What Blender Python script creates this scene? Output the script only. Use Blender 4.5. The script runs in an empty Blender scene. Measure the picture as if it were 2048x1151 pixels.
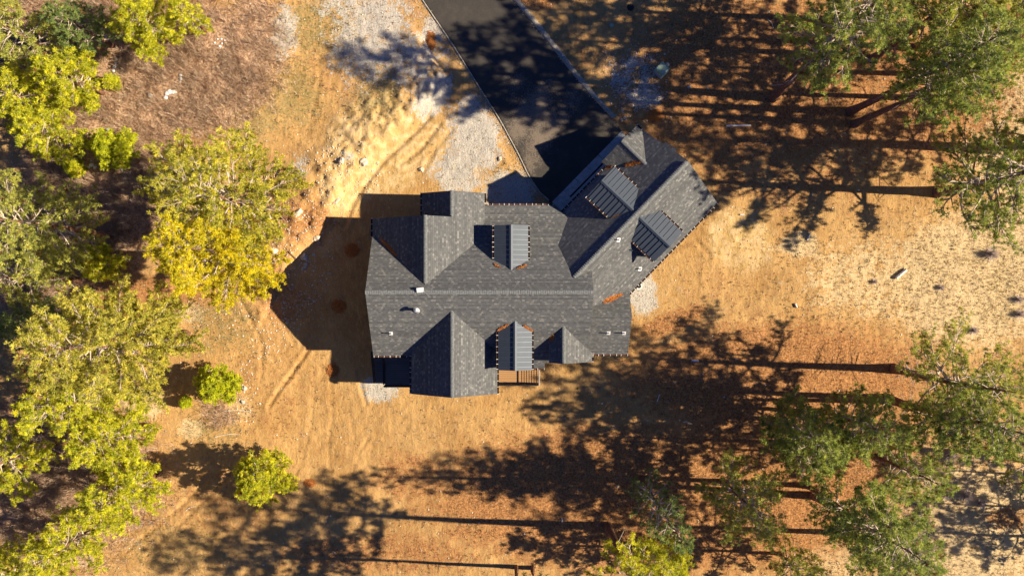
import bpy, bmesh, math, random
import numpy as np
from mathutils import Vector, noise
from math import radians, sin, cos, pi, sqrt

sc = bpy.context.scene
col = sc.collection

# ------------------------------------------------------------------ camera, sky, sun
H = 59.2            # camera height above the house pad (m)
F = 1600.0          # focal length in photograph pixels (2048 wide)
cam_d = bpy.data.cameras.new("drone_camera")
cam = bpy.data.objects.new("drone_camera", cam_d); col.objects.link(cam)
cam.location = (0, 0, H); cam.rotation_euler = (0, 0, 0)
cam_d.sensor_fit = 'HORIZONTAL'; cam_d.sensor_width = 36.0; cam_d.lens = F / 2048 * 36
cam_d.clip_end = 6000
sc.camera = cam

SUN_EL, SUN_AZ = radians(31.0), radians(2.5)      # sun stands in the east (picture right), a little south
sun_vec = Vector((cos(SUN_EL) * cos(SUN_AZ), -cos(SUN_EL) * sin(SUN_AZ), sin(SUN_EL)))
w = bpy.data.worlds.new("World"); sc.world = w; w.use_nodes = True
nt = w.node_tree; nt.nodes.clear()
sky = nt.nodes.new('ShaderNodeTexSky'); sky.sky_type = 'NISHITA'; sky.sun_disc = False
sky.sun_elevation = SUN_EL; sky.air_density = .40; sky.dust_density = .2; sky.ozone_density = 4.0; sky.altitude = 900
sky.sun_rotation = math.atan2(sun_vec.x, sun_vec.y)
bg = nt.nodes.new('ShaderNodeBackground'); bg.inputs[1].default_value = 0.05
wo = nt.nodes.new('ShaderNodeOutputWorld')
tint = nt.nodes.new('ShaderNodeMix'); tint.data_type = 'RGBA'; tint.blend_type = 'MULTIPLY'; tint.inputs[0].default_value = 1
tint.inputs[7].default_value = (.66, 1.0, 1.6, 1)          # deep clear mountain blue
nt.links.new(sky.outputs[0], tint.inputs[6]); nt.links.new(tint.outputs[2], bg.inputs[0]); nt.links.new(bg.outputs[0], wo.inputs[0])
sl = bpy.data.lights.new("sun", 'SUN'); sl.energy = 5.0; sl.angle = radians(0.6); sl.color = (1.0, 0.85, 0.62)
so = bpy.data.objects.new("sun", sl); col.objects.link(so)
so.rotation_euler = sun_vec.to_track_quat('Z', 'Y').to_euler(); so.location = (30, 0, 40)
sc.view_settings.view_transform = 'Standard'; sc.view_settings.look = 'None'
sc.view_settings.exposure = 0.95; sc.view_settings.gamma = 1.0

# ------------------------------------------------------------------ helpers
def sstep(a, b, x):
    t = max(0.0, min(1.0, (x - a) / (b - a))); return t * t * (3 - 2 * t)

def P(px, py, h):
    """point seen at photograph pixel (px,py) standing h metres above the pad"""
    s = (H - h) / F
    return Vector(((px - 1024) * s, -(py - 575.5) * s, h))

SCARP = [P(*q, 0.6).xy for q in [(905, 120), (850, 205), (770, 275), (700, 350), (655, 430), (600, 500), (565, 560)]]
def seg_dist(p, a, b):
    ab = b - a; t = max(0.0, min(1.0, (p - a).dot(ab) / ab.length_squared))
    d = p - (a + ab * t); return d.length, ab.x * d.y - ab.y * d.x
DRV_L = [(530, -490), (760, -130), (843, 0), (905, 92), (960, 180), (1000, 243), (1035, 308), (1056, 352), (1078, 385), (1106, 410)]
DRV_R = [(668, -490), (925, -130), (1026, 0), (1078, 62), (1128, 127), (1180, 190), (1236, 250), (1243, 262), (1246, 266), (1250, 270)]
DL = [P(*q, 0.45).xy for q in DRV_L]; DR = [P(*q, 0.45).xy for q in DRV_R]
def in_drive(x, y):
    if y < 5.5: return 0.0
    def xa(L):
        for a, b in zip(L, L[1:]):
            if b.y <= y <= a.y: return a.x + (b.x - a.x) * (y - a.y) / (b.y - a.y)
        return L[0].x if y > L[0].y else L[-1].x
    l, r = xa(DL) - 0.5, xa(DR) + 0.6
    return sstep(l - 0.6, l, x) * (1 - sstep(r, r + 0.6, x))

def base_z(x, y):
    z = -0.65 + 1.05 * sstep(-6, 7, y)
    z += 0.7 * sstep(-10, -22, x) * sstep(-9, 2, y)
    return z
def terrain(x, y):
    z = base_z(x, y)
    p = Vector((x, y)); best = 1e9; side = 0
    if -24 < x < 2 and -6 < y < 24:
        for a, b in zip(SCARP, SCARP[1:]):
            d, s = seg_dist(p, a, b)
            if d < best: best, side = d, s
        if best < 5:
            # broken bank: steep face towards the house, fading away uphill
            sd = best if side < 0 else -best
            f = sstep(-1.0, 0.4, sd) * (1 - sstep(0.6, 5, sd))
            f *= 1 - in_drive(x + 1.2, y)
            z += 0.62 * f + 0.30 * f * noise.noise(Vector((x * 1.1, y * 1.1, 3))) + 0.16 * f * noise.noise(Vector((x * 3.1, y * 3.1, 4)))
    dm = 1 - in_drive(x, y)
    hm = 1.0 if (x < -10.5 or x > 14 or y > 8 or y < -8) else 0.35
    hm *= 1 - sstep(22.5, 27, abs(y))
    z += dm * hm * (0.16 * noise.noise(Vector((x * .16, y * .16, 0))) + 0.05 * noise.noise(Vector((x * .9, y * .9, 1)))
              + 0.03 * noise.noise(Vector((x * 2.3, y * 2.3, 2))))
    return z
def G(px, py):
    h = 0.0
    for _ in range(4):
        v = P(px, py, h); h = terrain(v.x, v.y)
    return P(px, py, h)

def link_mesh(name, me, mat=None, parent=None):
    o = bpy.data.objects.new(name, me); col.objects.link(o)
    if mat is not None:
        for m in (mat if isinstance(mat, (list, tuple)) else [mat]): me.materials.append(m)
    if parent is not None:
        o.parent = parent
    return o
def np_mesh(name, V, Fc, n):
    """mesh from numpy verts (k,3) and faces (m,n)"""
    me = bpy.data.meshes.new(name)
    me.vertices.add(len(V)); me.vertices.foreach_set("co", np.asarray(V, dtype=np.float32).ravel())
    Fc = np.asarray(Fc, dtype=np.int32)
    me.loops.add(Fc.size); me.loops.foreach_set("vertex_index", Fc.ravel())
    me.polygons.add(len(Fc)); me.polygons.foreach_set("loop_start", np.arange(0, Fc.size, n, dtype=np.int32))
    me.polygons.foreach_set("loop_total", np.full(len(Fc), n, dtype=np.int32))
    me.update(calc_edges=True); return me
def set_col(me, name, arr):
    a = me.color_attributes.new(name, 'FLOAT_COLOR', 'POINT')
    buf = np.ones((len(me.vertices), 4), dtype=np.float32); buf[:, :3] = arr
    a.data.foreach_set("color", buf.ravel())
def tag(o, label=None, cat=None, group=None, kind=None):
    if label: o['label'] = label
    if cat: o['category'] = cat
    if group: o['group'] = group
    if kind: o['kind'] = kind
    return o
def empty(name, loc=(0, 0, 0)):
    o = bpy.data.objects.new(name, None); col.objects.link(o); o.location = loc; o.empty_display_size = .3; return o

# ------------------------------------------------------------------ material helpers
class NT:
    def __init__(s, name):
        s.m = bpy.data.materials.new(name); s.m.use_nodes = True; s.t = s.m.node_tree; s.t.nodes.clear()
        s.out = s.n('ShaderNodeOutputMaterial')
    def n(s, typ, **kw):
        nd = s.t.nodes.new(typ)
        for k, v in kw.items(): setattr(nd, k, v)
        return nd
    def l(s, a, b): s.t.links.new(a, b)
    def val(s, sock, v):
        if hasattr(v, 'links'): s.l(v, sock)
        else: sock.default_value = v
    def coord(s, kind='Object'): return s.n('ShaderNodeTexCoord').outputs[kind]
    def noise(s, vec, scale, detail=3, rough=.55, dist=0):
        nd = s.n('ShaderNodeTexNoise'); s.l(vec, nd.inputs['Vector'])
        nd.inputs['Scale'].default_value = scale; nd.inputs['Detail'].default_value = detail
        nd.inputs['Roughness'].default_value = rough; nd.inputs['Distortion'].default_value = dist
        return nd.outputs['Fac']
    def ramp(s, fac, a, b, c0=0.0, c1=1.0):
        nd = s.n('ShaderNodeMapRange', interpolation_type='SMOOTHSTEP'); s.val(nd.inputs[0], fac)
        nd.inputs[1].default_value = a; nd.inputs[2].default_value = b
        nd.inputs[3].default_value = c0; nd.inputs[4].default_value = c1
        return nd.outputs[0]
    def math(s, op, a, b=0.0):
        nd = s.n('ShaderNodeMath', operation=op); s.val(nd.inputs[0], a); s.val(nd.inputs[1], b); return nd.outputs[0]
    def mix(s, fac, a, b, mode='MIX'):
        nd = s.n('ShaderNodeMix', data_type='RGBA', blend_type=mode)
        s.val(nd.inputs[0], fac)
        for i, v in ((6, a), (7, b)):
            if isinstance(v, tuple): nd.inputs[i].default_value = (*v, 1)
            else: s.l(v, nd.inputs[i])
        return nd.outputs[2]
    def bump(s, h, dist, strength=1.0):
        nd = s.n('ShaderNodeBump'); s.l(h, nd.inputs['Height']); nd.inputs['Distance'].default_value = dist
        nd.inputs['Strength'].default_value = strength; return nd.outputs[0]
    def done(s, color, rough=.9, metal=0.0, normal=None, spec=.3):
        b = s.n('ShaderNodeBsdfPrincipled')
        if isinstance(color, tuple): b.inputs['Base Color'].default_value = (*color, 1)
        else: s.l(color, b.inputs['Base Color'])
        s.val(b.inputs['Roughness'], rough); s.val(b.inputs['Metallic'], metal)
        b.inputs['Specular IOR Level'].default_value = spec
        if normal is not None: s.l(normal, b.inputs['Normal'])
        s.l(b.outputs[0], s.out.inputs[0]); return s.m
def simple(name, c, rough=.8, metal=0.0, var=.25, scale=6, spec=.3, bump=0.0):
    k = NT(name); co = k.coord()
    f = k.noise(co, scale, 4)
    c2 = tuple(x * (1 - var) for x in c); c3 = tuple(min(1, x * (1 + var)) for x in c)
    nrm = k.bump(f, bump) if bump else None
    return k.done(k.mix(k.ramp(f, .3, .7), c2, c3), rough, metal, nrm, spec)

# ---- ground
def ground_material():
    k = NT('earth_ground'); co = k.coord()
    a1 = k.n('ShaderNodeVertexColor', layer_name='ZoneA'); a2 = k.n('ShaderNodeVertexColor', layer_name='ZoneB')
    s1 = k.n('ShaderNodeSeparateColor'); k.l(a1.outputs[0], s1.inputs[0])
    s2 = k.n('ShaderNodeSeparateColor'); k.l(a2.outputs[0], s2.inputs[0])
    gravel, olive, brush = s1.outputs; litter, pale, yellow = s2.outputs
    n1 = k.noise(co, .35, 5, .6); n2 = k.noise(co, 1.6, 5, .65, .4); n3 = k.noise(co, 7, 4, .7); n4 = k.noise(co, 26, 3, .7)
    mp = k.n('ShaderNodeMapping'); k.l(co, mp.inputs[0]); mp.inputs['Scale'].default_value = (1, .28, 1); mp.inputs['Rotation'].default_value = (0, 0, .12)
    n5 = k.noise(mp.outputs[0], 5.5, 4, .6)              # raked / driven streaks
    def zone(wt, amt=1.3, lo=.34, hi=.68, n=n2, sc=n3):
        t = k.math('ADD', wt, k.math('MULTIPLY', k.math('SUBTRACT', n, .5), amt))
        t = k.math('ADD', t, k.math('MULTIPLY', k.math('SUBTRACT', sc, .5), amt * .8))
        return k.ramp(t, lo, hi)
    dirt = k.mix(k.ramp(n1, .35, .65), (.45, .258, .095), (.56, .345, .138))
    dirt = k.mix(k.ramp(n2, .45, .72, 0, .6), dirt, (.36, .20, .09))
    dirt = k.mix(k.ramp(n5, .48, .66, 0, .55), dirt, (.62, .40, .17))
    dirt = k.mix(zone(yellow, .6), dirt, k.mix(k.ramp(n2, .35, .65), (.52, .34, .13), (.70, .50, .26)))
    c = dirt
    # dry straw
    strawc = k.mix(k.ramp(n4, .35, .65), (.42, .30, .15), (.78, .61, .36))
    c = k.mix(zone(pale), c, k.mix(k.ramp(n2, .3, .7), strawc, (.68, .51, .28)))
    # olive thin grass
    olc = k.mix(k.ramp(n3, .35, .65), (.19, .165, .06), (.38, .29, .13))
    c = k.mix(k.math('MULTIPLY', zone(olive, 1.2), .75), c, olc)
    # needle litter
    lit = k.mix(k.ramp(n3, .35, .66), (.19, .075, .03), (.54, .265, .10))
    lit = k.mix(k.ramp(n4, .5, .7, 0, .7), lit, (.70, .43, .19))
    c = k.mix(zone(litter, 1.0), c, lit)
    # brush floor
    bru = k.mix(k.ramp(n3, .35, .65), (.24, .14, .085), (.66, .45, .30))
    c = k.mix(zone(brush, 1.0), c, bru)
    # gravel
    v = k.n('ShaderNodeTexVoronoi', feature='F1'); k.l(co, v.inputs['Vector']); v.inputs['Scale'].default_value = 28
    bw = k.n('ShaderNodeRGBToBW'); k.l(v.outputs['Color'], bw.inputs[0])
    grv = k.mix(bw.outputs[0], (.38, .34, .29), (.70, .65, .57))
    c = k.mix(zone(gravel, 1.9, .34, .72), c, grv)
    # scattered pale pebbles and dark cones everywhere
    v2 = k.n('ShaderNodeTexVoronoi', feature='F1'); k.l(co, v2.inputs['Vector']); v2.inputs['Scale'].default_value = 3.2
    peb = k.ramp(v2.outputs['Distance'], .05, .09, 1, 0)
    sep = k.n('ShaderNodeSeparateColor'); k.l(v2.outputs['Color'], sep.inputs[0])
    c = k.mix(k.math('MULTIPLY', peb, k.ramp(sep.outputs[0], .8, .84)), c, (.72, .62, .48))
    v3 = k.n('ShaderNodeTexVoronoi', feature='F1'); k.l(co, v3.inputs['Vector']); v3.inputs['Scale'].default_value = 2.3
    con = k.ramp(v3.outputs['Distance'], .06, .12, 1, 0)
    c = k.mix(k.math('MULTIPLY', con, k.math('MULTIPLY', k.ramp(k.math('MAXIMUM', litter, pale), .3, .6), k.ramp(n1, .45, .58, 0, .7))), c, (.07, .035, .02))
    c = k.mix(1.0, c, k.mix(k.ramp(n4, .3, .7), (.84, .84, .84), (1.10, 1.10, 1.10)), 'MULTIPLY')
    hsum = k.math('ADD', k.math('MULTIPLY', n2, .9), k.math('ADD', k.math('MULTIPLY', n3, .45), k.math('MULTIPLY', n4, .16)))
    hsum = k.math('ADD', hsum, k.math('MULTIPLY', n5, .35))
    return k.done(c, .95, 0, k.bump(hsum, .085), .15)

def shingle_material():
    k = NT('asphalt_shingles')
    uv = k.n('ShaderNodeUVMap', uv_map='UVMap').outputs[0]
    br = k.n('ShaderNodeTexBrick', offset=.37, offset_frequency=2, squash=1.0); k.l(uv, br.inputs['Vector'])
    br.inputs['Color1'].default_value = (.0, .0, .0, 1); br.inputs['Color2'].default_value = (1, 1, 1, 1)
    br.inputs['Mortar'].default_value = (.0, .0, .0, 1); br.inputs['Scale'].default_value = 1
    br.inputs['Mortar Size'].default_value = .006; br.inputs['Mortar Smooth'].default_value = .4
    br.inputs['Brick Width'].default_value = .17; br.inputs['Row Height'].default_value = .145; br.inputs['Bias'].default_value = 0
    n = k.noise(uv, 40, 2); n2 = k.noise(uv, 2.4, 3)
    bw = k.n('ShaderNodeRGBToBW'); k.l(br.outputs['Color'], bw.inputs[0])
    c = k.mix(k.ramp(bw.outputs[0], .2, .9), (.092, .098, .106), (.150, .154, .158))
    c = k.mix(k.ramp(bw.outputs[0], .86, .95, 0, .6), c, (.27, .27, .265))
    c = k.mix(k.ramp(n, .3, .7, 0, .35), c, (.20, .20, .20))
    sp0 = k.n('ShaderNodeSeparateXYZ'); k.l(uv, sp0.inputs[0])
    rowid = k.n('ShaderNodeTexWhiteNoise', noise_dimensions='1D'); k.l(k.math('FLOOR', k.math('DIVIDE', sp0.outputs[1], .145)), rowid.inputs['W'])
    c = k.mix(1.0, c, k.mix(rowid.outputs[0], (.82, .82, .83), (1.12, 1.12, 1.11)), 'MULTIPLY')
    c = k.mix(k.ramp(n2, .45, .7, 0, .2), c, (.085, .09, .097))
    edge = k.ramp(k.math('FRACT', k.math('DIVIDE', sp0.outputs[1], .145)), .80, .97, 0, .45)
    c = k.mix(edge, c, (.03, .032, .036))
    sep = k.n('ShaderNodeSeparateXYZ'); k.l(uv, sep.inputs[0])
    fr = k.math('FRACT', k.math('DIVIDE', sep.outputs[1], .145))       # each course steps up at its lower edge
    hgt = k.math('ADD', k.math('SUBTRACT', 1.0, fr), k.math('MULTIPLY', br.outputs['Color'], .45))
    return k.done(c, .92, 0, k.bump(hgt, .012), .2)

def asphalt_material():
    k = NT('driveway_asphalt'); co = k.coord()
    n = k.noise(co, 45, 3, .7); n1 = k.noise(co, 1.1, 5, .7, .3); n2 = k.noise(co, 9, 4, .7)
    a = k.n('ShaderNodeVertexColor', layer_name='Dust'); s = k.n('ShaderNodeSeparateColor'); k.l(a.outputs[0], s.inputs[0])
    c = k.mix(k.ramp(n, .3, .7), (.032, .029, .027), (.075, .067, .060))
    c = k.mix(k.ramp(n1, .4, .7, 0, .5), c, (.085, .074, .064))
    t = k.math('ADD', s.outputs[0], k.math('MULTIPLY', k.math('SUBTRACT', n2, .5), 2.2))
    t = k.math('ADD', t, k.math('MULTIPLY', k.math('SUBTRACT', n1, .5), 1.6))
    c = k.mix(k.ramp(t, .30, 1.15, 0, .85), c, (.24, .19, .145))
    return k.done(c, .85, 0, k.bump(n, .006), .35)

M = {}
M['ground'] = ground_material(); M['shingle'] = shingle_material(); M['asphalt'] = asphalt_material()
M['concrete'] = simple('concrete', (.44, .46, .46), .85, var=.15, scale=5)
M['shoulder'] = simple('gravel_shoulder', (.34, .31, .26), .95, var=.35, scale=14, bump=.02)
M['drain'] = simple('drain_grate', (.012, .013, .015), .6, .3)
M['siding'] = simple('board_siding', (.10, .105, .11), .8, var=.15, scale=3)
M['trim'] = simple('fascia_trim', (.30, .30, .29), .6, var=.1)
M['cap'] = simple('ridge_shingle', (.165, .178, .19), .9, var=.3, scale=9)
M['metal'] = simple('standing_seam_metal', (.062, .080, .112), .55, .2, var=.06, scale=2, spec=.5)
M['seam'] = simple('seam_metal', (.13, .16, .20), .4, .4, var=.05, spec=.5)
M['gutter'] = simple('gutter_metal', (.03, .028, .028), .5, .4, var=.1)
M['fill'] = simple('gutter_needle_fill', (.13, .05, .035), .95, var=.45, scale=12)
M['hanger'] = simple('gutter_hanger', (.85, .83, .78), .4, .2, var=.04)
M['white'] = simple('white_plastic', (.82, .83, .84), .45, var=.04)
M['galv'] = simple('galvanised_metal', (.62, .63, .63), .4, .5, var=.12)
M['black'] = simple('black_rubber', (.02, .02, .022), .7)
M['glass'] = simple('window_glass', (.05, .06, .07), .08, 0, var=.05, spec=.8)
M['deck'] = None
def deck_mat(name, c1, c2, axis):
    k = NT(name); co = k.coord(); sp = k.n('ShaderNodeSeparateXYZ'); k.l(co, sp.inputs[0])
    fr = k.math('FRACT', k.math('DIVIDE', sp.outputs[axis], .14))
    idn = k.n('ShaderNodeTexWhiteNoise', noise_dimensions='1D'); k.l(k.math('FLOOR', k.math('DIVIDE', sp.outputs[axis], .14)), idn.inputs['W'])
    n = k.noise(co, 20, 3)
    c = k.mix(idn.outputs[0], c1, c2); c = k.mix(k.ramp(n, .3, .7, 0, .3), c, tuple(x * .7 for x in c1))
    gap = k.math('LESS_THAN', fr, .09)
    return k.done(k.mix(gap, c, (.03, .018, .01)), .75)
M['deck'] = deck_mat('deck_boards', (.42, .23, .10), (.50, .29, .135), 1)
M['deckgrey'] = deck_mat('stair_boards', (.13, .14, .16), (.17, .18, .20), 1)
M['rail'] = simple('rail_metal', (.03, .028, .027), .5, .3)
M['railcap'] = simple('rail_cap_light', (.42, .38, .33), .5)
M['bark'] = simple('pine_bark', (.17, .085, .05), .95, var=.5, scale=9, bump=.03)
M['twig'] = simple('grey_branch', (.50, .41, .33), .9, var=.3, scale=5)
M['rock'] = simple('pale_rock', (.62, .52, .40), .9, var=.3, scale=4, bump=.05)
M['rockgrey'] = simple('grey_rock', (.50, .47, .43), .9, var=.3, scale=4, bump=.05)
M['needles_dry'] = simple('dry_needles', (.46, .17, .045), .95, var=.5, scale=20)
M['snow'] = simple('old_snow', (.80, .82, .86), .8, var=.08, scale=8)
M['green_box'] = simple('sunlit_green_paint', (.34, .46, .34), .5, var=.12, scale=2)  # green lightened: brightness of a sun spot on the utility box put into the colour
M['wood'] = simple('weathered_wood', (.85, .78, .68), .85, var=.25, scale=8)
M['dwood'] = simple('dark_wood', (.14, .08, .045), .9, var=.4, scale=8)

def attr_mat(name, rough=.8, transl=.0, spec=.25, gain=1.0):
    k = NT(name); a = k.n('ShaderNodeVertexColor', layer_name='Tint')
    c = a.outputs[0]
    b = k.n('ShaderNodeBsdfPrincipled'); k.l(c, b.inputs['Base Color']); b.inputs['Roughness'].default_value = rough
    b.inputs['Specular IOR Level'].default_value = spec
    if transl > 0:
        t = k.n('ShaderNodeBsdfTranslucent'); k.l(c, t.inputs[0])
        mx = k.n('ShaderNodeMixShader'); mx.inputs[0].default_value = transl
        k.l(b.outputs[0], mx.inputs[1]); k.l(t.outputs[0], mx.inputs[2]); k.l(mx.outputs[0], k.out.inputs[0])
    else: k.l(b.outputs[0], k.out.inputs[0])
    return k.m
M['needle'] = attr_mat('pine_needles', .55, .38, .35)
M['blade'] = attr_mat('dry_stems', .85, .15, .15)

# ------------------------------------------------------------------ ground sheet
ZONES = {   # (cx, cy, rx, ry, rotation deg, weight) in photograph pixels, laid onto the terrain
 'gravel': [(745, 75, 75, 95, -20, .85), (575, 70, 24, 50, 0, .9), (950, 275, 48, 70, 15, 1.0), (915, 345, 42, 45, 25, 1.0), (865, 195, 30, 50, -35, .9),
            (1020, 385, 60, 45, 0, .8), (1284, 588, 28, 38, 15, 1.2), (757, 778, 34, 26, 0, 1.1), (1262, 155, 55, 55, 30, .5), (1285, 195, 35, 25, 0, .8),
            (830, 120, 60, 60, -30, .7), (690, 20, 60, 30, 0, .6), (610, 335, 18, 26, 0, .6), (800, 625, 40, 30, 0, .3), (865, 65, 22, 50, -32, .7), (700, 318, 14, 10, 0, .6)],
 'olive': [(640, 60, 75, 75, 0, .6), (585, 190, 80, 80, 0, .6), (500, 240, 80, 60, 0, .6), (760, 190, 60, 60, 0, .55), (440, 650, 80, 70, 0, .5), (430, 860, 60, 50, 0, .45),
           (330, 1100, 120, 60, 0, .45), (2010, 590, 60, 80, 0, .35), (1380, 40, 60, 60, 0, .4), (1010, 350, 30, 30, 0, .4)],
 'brush': [(380, 150, 170, 120, 10, 1.1), (240, 300, 130, 140, 0, 1.0), (180, 420, 170, 110, 0, 1.0), (80, 560, 120, 80, 0, .8), (520, 60, 50, 80, 0, .7), (100, 60, 200, 120, 0, 1.0),
           (430, 830, 40, 25, -20, .7), (520, 190, 40, 40, 0, .5), (100, 960, 200, 150, 0, .9)],
 'litter': [(1500, 160, 330, 210, 0, .75), (1790, 200, 260, 150, 0, .7), (1560, 340, 250, 90, 0, .55), (1560, 760, 330, 120, 0, .85), (1330, 1000, 480, 150, 0, .95), (1600, 900, 260, 120, 0, .9),
            (1345, 645, 80, 26, 20, .8), (250, 585, 240, 40, 0, .7), (620, 450, 60, 60, 0, .6), (560, 590, 60, 90, 30, .55), (860, 80, 14, 20, 0, 1.0), (810, 90, 70, 60, 0, .5),
            (680, 140, 80, 80, 0, .45), (1080, 5, 40, 20, 0, .9), (170, 270, 30, 50, 0, .8), (830, 960, 110, 60, 0, .6), (450, 1000, 170, 110, 0, .42), (530, 800, 120, 120, 0, .38),
            (760, 1110, 260, 50, 0, .6), (2030, 1040, 60, 30, 0, .6), (800, 20, 60, 60, 0, .5), (1440, 560, 120, 70, 20, .35), (1750, 780, 100, 60, 0, .6)],
 'pale': [(1950, 560, 170, 130, 0, .95), (2000, 240, 100, 130, 0, .9), (1930, 1060, 190, 150, 0, .85), (1790, 915, 100, 50, 0, .85), (275, 810, 45, 30, 0, 1.0), (385, 622, 26, 22, 0, 1.0),
          (1600, 490, 45, 30, 0, .7), (1750, 560, 160, 90, 0, .6), (210, 590, 60, 20, 0, .8), (375, 860, 24, 20, 0, .9), (470, 820, 40, 30, -20, .55), (150, 1120, 60, 20, -20, .7), (1680, 1120, 90, 50, 0, .6), (2040, 420, 70, 90, 0, .8), (330, 100, 60, 40, 0, .3)],
 'yellow': [(755, 290, 90, 95, -30, 1.0), (700, 370, 50, 60, -30, 1.0), (870, 290, 50, 80, 0, .6), (1480, 480, 70, 60, -40, .9), (1350, 560, 80, 60, 0, .4), (770, 350, 80, 40, 0, .7),
            (640, 480, 50, 40, 0, .6), (800, 850, 190, 70, 0, .35), (1420, 620, 60, 40, 0, .4)],
}
ZW = {}
for k_, L in ZONES.items():
    out = []
    for cx, cy, rx, ry, rot, wt in L:
        c = P(cx, cy, 0); out.append((c.x, c.y, rx * .037, ry * .037, cos(radians(-rot)), sin(radians(-rot)), wt))
    ZW[k_] = out
def zone_w(kind, x, y):
    """weights for arrays x, y"""
    r = np.zeros_like(x)
    for cx, cy, rx, ry, c, s, wt in ZW[kind]:
        dx, dy = x - cx, y - cy; u = (dx * c - dy * s) / rx; v = (dx * s + dy * c) / ry
        r = np.maximum(r, wt * np.clip(1.55 - np.sqrt(u * u + v * v), 0, 1))
    return r

def axis(lo, hi, step, grow, far):
    a = list(np.arange(lo, hi + step * .5, step)); s = step
    b = [a[0]]; 
    while b[-1] > -far: s *= grow; b.append(b[-1] - s)
    s = step; c = [a[-1]]
    while c[-1] < far: s *= grow; c.append(c[-1] + s)
    return np.array(b[:0:-1] + a + c[1:])
def resample(L, n):
    d = [0.0]
    for a, b in zip(L, L[1:]): d.append(d[-1] + (b - a).length)
    out = []
    for i in range(n):
        t = d[-1] * i / (n - 1)
        for j in range(len(L) - 1):
            if t <= d[j + 1] + 1e-6:
                u = (t - d[j]) / (d[j + 1] - d[j]); out.append(L[j].lerp(L[j + 1], u)); break
    return out
TRACKS = [([(613, 697), (592, 728), (575, 752), (546, 790), (530, 816)], .10, .13), ([(536, 713), (546, 732)], .05, .12), ([(711, 744), (720, 785), (728, 812)], .08, .12),
  ([(622, 740), (621, 790), (614, 860), (596, 930), (570, 980)], .025, .12), ([(655, 760), (658, 830), (650, 900), (655, 950)], .025, .12), 
  ([(690, 800), (700, 860), (715, 930)], .02, .12), ([(440, 935), (395, 975), (350, 1020), (290, 1070), (240, 1110)], .06, .14), ([(470, 940), (430, 975), (380, 1025), (320, 1080), (280, 1120)], .05, .14),
  ([(715, 905), (735, 878)], .05, .1), ([(860, 235), (810, 285), (765, 325), (735, 365), (705, 410), (690, 450)], .10, .16),
  ([(880, 250), (840, 300), (800, 330)], .08, .14), ([(905, 260), (870, 300), (845, 345)], .05, .14), ([(480, 590), (500, 640), (520, 690), (515, 760)], .05, .14), ([(545, 600), (560, 650), (585, 690)], .04, .13),
  ([(640, 120), (640, 180), (620, 250)], .03, .14), ([(760, 205), (700, 260), (660, 320)], .04, .15), ([(1340, 500), (1390, 480), (1420, 510)], .05, .15), ([(1300, 660), (1360, 690), (1400, 700)], .05, .15),
  ([(860, 820), (960, 850), (1060, 870)], .03, .15), ([(800, 840), (900, 875), (1000, 890)], .03, .15)]
GRID = {}
def hz(x, y):
    xs, ys, Z = GRID['x'], GRID['y'], GRID['z']
    i = np.clip(np.searchsorted(xs, x) - 1, 0, len(xs) - 2); j = np.clip(np.searchsorted(ys, y) - 1, 0, len(ys) - 2)
    u = (x - xs[i]) / (xs[i + 1] - xs[i]); v = (y - ys[j]) / (ys[j + 1] - ys[j])
    return Z[j, i] * (1 - u) * (1 - v) + Z[j, i + 1] * u * (1 - v) + Z[j + 1, i] * (1 - u) * v + Z[j + 1, i + 1] * u * v
def build_ground():
    xs = axis(-40, 40, .14, 1.4, 1400); ys = axis(-23, 23, .14, 1.4, 1400)
    nx, ny = len(xs), len(ys)
    X, Y = np.meshgrid(xs, ys)
    Z = np.empty_like(X)
    for j in range(ny):
        for i in range(nx):
            Z[j, i] = terrain(X[j, i], Y[j, i])
    for pts, dep, wid in TRACKS:
        q = resample([P(*p_, .2).xy for p_ in pts], 60)
        x0, x1 = min(v.x for v in q) - .6, max(v.x for v in q) + .6; y0, y1 = min(v.y for v in q) - .6, max(v.y for v in q) + .6
        i0, i1 = np.searchsorted(xs, [x0, x1]); j0, j1 = np.searchsorted(ys, [y0, y1])
        sx, sy = X[j0:j1, i0:i1], Y[j0:j1, i0:i1]; best = np.full(sx.shape, 9.0)
        for a, b in zip(q, q[1:]):
            ab = b - a; t = np.clip(((sx - a.x) * ab.x + (sy - a.y) * ab.y) / ab.length_squared, 0, 1)
            best = np.minimum(best, np.hypot(sx - a.x - ab.x * t, sy - a.y - ab.y * t))
        Z[j0:j1, i0:i1] += -dep * np.exp(-(best / wid) ** 2) + dep * .55 * np.exp(-((best - wid * 2.1) / wid) ** 2)
    GRID['x'], GRID['y'], GRID['z'] = xs, ys, Z
    V = np.stack([X.ravel(), Y.ravel(), Z.ravel()], 1)
    idx = np.arange(nx * ny).reshape(ny, nx)
    Fc = np.stack([idx[:-1, :-1], idx[:-1, 1:], idx[1:, 1:], idx[1:, :-1]], -1).reshape(-1, 4)
    me = np_mesh('ground', V, Fc, 4)
    x, y = V[:, 0], V[:, 1]
    zw = {k_: zone_w(k_, x, y) for k_ in ZW}
    far = np.clip((np.maximum(np.abs(x) - 38, np.abs(y) - 22)) / 8, 0, 1)
    zw['litter'] = np.maximum(zw['litter'], far * .7); zw['pale'] = np.maximum(zw['pale'], far * .45)
    set_col(me, 'ZoneA', np.stack([zw['gravel'], zw['olive'], zw['brush']], 1))
    set_col(me, 'ZoneB', np.stack([zw['litter'], zw['pale'], zw['yellow']], 1))
    for p in me.polygons: p.use_smooth = True
    return tag(link_mesh('ground', me, M['ground']), kind='structure')
build_ground()

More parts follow.
